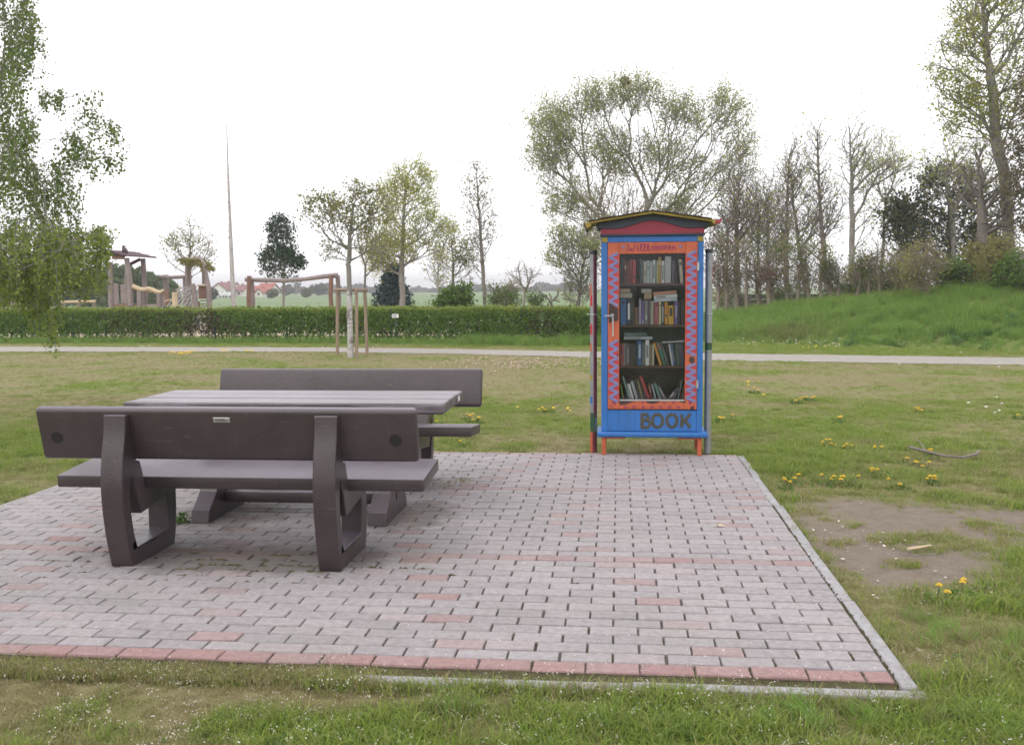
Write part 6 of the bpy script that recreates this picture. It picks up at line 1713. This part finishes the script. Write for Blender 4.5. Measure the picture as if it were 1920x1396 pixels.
# many more flowers too far to part: yellow specks at the path edge, white seed heads at the foot of the bank
def specks(name, P, s, mat):
    n = len(P); V = []; F = []
    for p in P:
        b_ = len(V); r = s*random.uniform(.7, 1.3)
        for k in range(6): V.append((p[0]+r*math.cos(k*1.047), p[1]+r*.8*math.sin(k*1.047), p[2]))
        V += [(p[0], p[1], p[2]+r*.7), (p[0], p[1], p[2]-r*.5)]
        F += [(b_+k, b_+(k+1) % 6, b_+6) for k in range(6)]+[(b_+(k+1) % 6, b_+k, b_+7) for k in range(6)]
    me = bpy.data.meshes.new(name); me.from_pydata(V, [], F); me.update()
    tag(link(name, me, MAT[mat]), kind='stuff')
P = [onz(random.gauss(cx, sx_), random.gauss(cy_, sy_)) for cx, cy_, sx_, sy_, n_ in ((340, 664, 12, 1.6, 26), (362, 661, 6, 1, 10), (425, 659, 8, 1, 12), (460, 660, 9, 1, 8), (1400, 730, 60, 8, 5), (1040, 770, 30, 4, 7)) for _ in range(n_)]
specks('distant_yellow_flowers', [p+np.array([0, 0, .04]) for p in P], .02, 'dandelion')
P = [onz(random.gauss(cx, sx_), random.gauss(cy_, sy_)) for cx, cy_, sx_, sy_, n_ in ((1530, 650, 18, 2.5, 12), (1470, 646, 30, 3, 10), (1375, 645, 30, 4, 12), (1560, 656, 20, 2, 6), (1750, 650, 40, 2, 4), (1085, 643, 12, 2, 7), (268, 657, 10, 1, 8), (1720, 690, 90, 8, 5), (1870, 780, 30, 12, 6), (620, 660, 60, 2, 6)) for _ in range(n_)]
specks('white_seed_heads', [p+np.array([0, 0, .1]) for p in P], .017, 'puff')
P = [onz(random.gauss(1530, 14), random.gauss(654, 1.5)) for _ in range(6)]
specks('yellow_verge_flowers', [p+np.array([0, 0, .06]) for p in P], .022, 'dandelion')
# fallen branch
bp = [onz(x, y) for x, y in ((1705, 847), (1735, 852), (1770, 861), (1805, 864), (1830, 858), (1836, 853))]
b = bp[0]; t = empty('fallen_branch', tuple(b), 'thin dark curved branch lying in the grass at the right', 'branch')
m = MB(); m.tube([p-b+np.array([0, 0, .03+.012*(k in (0, 5))]) for k, p in enumerate(bp)], [.013, .012, .01, .009, .012, .006], 7); m.build('stem', MAT['bark'], t, True)
m = MB(); q = onz(1716, 828); m.tube([bp[1]-b+np.array([0, 0, .03]), (bp[1]+q)/2-b+np.array([0, 0, .05]), q-b+np.array([0, 0, .03])], [.007, .005, .003], 6); m.build('twig', MAT['bark'], t, True)
for lab, nm, pp, r, mt, cat_ in (('pale split stick lying on the bare soil patch', 'wood_stick', ((1703, 1031), (1722, 1027), (1746, 1023)), .009, 'wood_pale', 'stick'), ('thin dark twig beside the pale stick', 'twig', ((1686, 1039), (1715, 1042), (1758, 1041)), .004, 'bark', 'twig'), ('pale twig in the grass far right of the branch', 'twig', ((1855, 849), (1880, 850), (1896, 851)), .008, 'wood_grey', 'twig'), ('dry twig on the soil next to the kerb', 'twig', ((1484, 973), (1500, 977), (1516, 978)), .003, 'bark', 'twig')):
    P = [onz(x, y) for x, y in pp]; b = P[0]; t = empty(nm, tuple(b), lab, cat_)
    m = MB(); m.tube([p-b+np.array([0, random.uniform(-.01, .01), .004]) for p in P], [r, r*.9, r*.5], 6); m.build('stem', MAT[mt], t, True)
p = onz(1345, 988); t = empty('dry_leaf', (p[0], p[1], .004), 'small dry brown leaf curled on the paving', 'leaf')
m = MB(); m.add([(-.045, -.004, .003), (-.01, -.013, .012), (.03, -.008, .006), (.05, .004, .002), (.02, .012, .014), (-.02, .006, .006)], [(0, 1, 4, 5), (1, 2, 3, 4)]); m.build('blade', MAT['wood_pale'], t, fix=False)
# weed by the foot of the table
p = onz(343, 980); t = empty('weed', (p[0], p[1], 0), 'small green weed growing from a joint beside the table foot', 'weed')
C_ = rng.normal(0, .022, (60, 3)); C_[:, 2] = np.abs(C_[:, 2])*1.1+.004; link('leaves', leaf_mesh('leaves', C_, .026, .7), MAT['weed'], t)
m = MB()
for k in range(5): m.tube([(0, 0, -.01), (random.gauss(0, .02), random.gauss(0, .02), .04)], .0015, 4)
m.build('stems', MAT['stem'], t)
# litter chips on the soil and grit on kerb stones
P = np.array([onz(random.gauss(1560, 80), random.gauss(1010, 45)) for _ in range(46)]+[onz(random.gauss(1780, 60), random.gauss(1110, 25)) for _ in range(16)])
P = P[P[:, 0] > .09]; petals('pale_wood_chips', P, .011, 'petal', z=-.006)
# dried grass clippings by the bench foot on the paving
P = np.array([onz(random.gauss(870, 10), random.gauss(901, 3)) for _ in range(90)]+[onz(random.gauss(835, 14), random.gauss(905, 5)) for _ in range(70)])
tag(link('dry_clippings', leaf_mesh('dry_clippings', P+np.array([0, 0, .006]), .03, .12), MAT['leaf_olive']), kind='stuff')

# ------------------------------------------------------------------ air
hz = MB(); hz.box((-3200, -3200, -1.1), (3200, 3200, 26))
MH = bpy.data.materials.new('haze'); MH.use_nodes = True
nt = MH.node_tree; nt.nodes.clear()
out = nt.nodes.new('ShaderNodeOutputMaterial'); pv = nt.nodes.new('ShaderNodeVolumePrincipled')
pv.inputs['Color'].default_value = (.95, .95, .97, 1); pv.inputs['Density'].default_value = .001; pv.inputs['Anisotropy'].default_value = .3
nt.links.new(pv.outputs[0], out.inputs['Volume'])
tag(hz.build('haze', MH), kind='stuff')
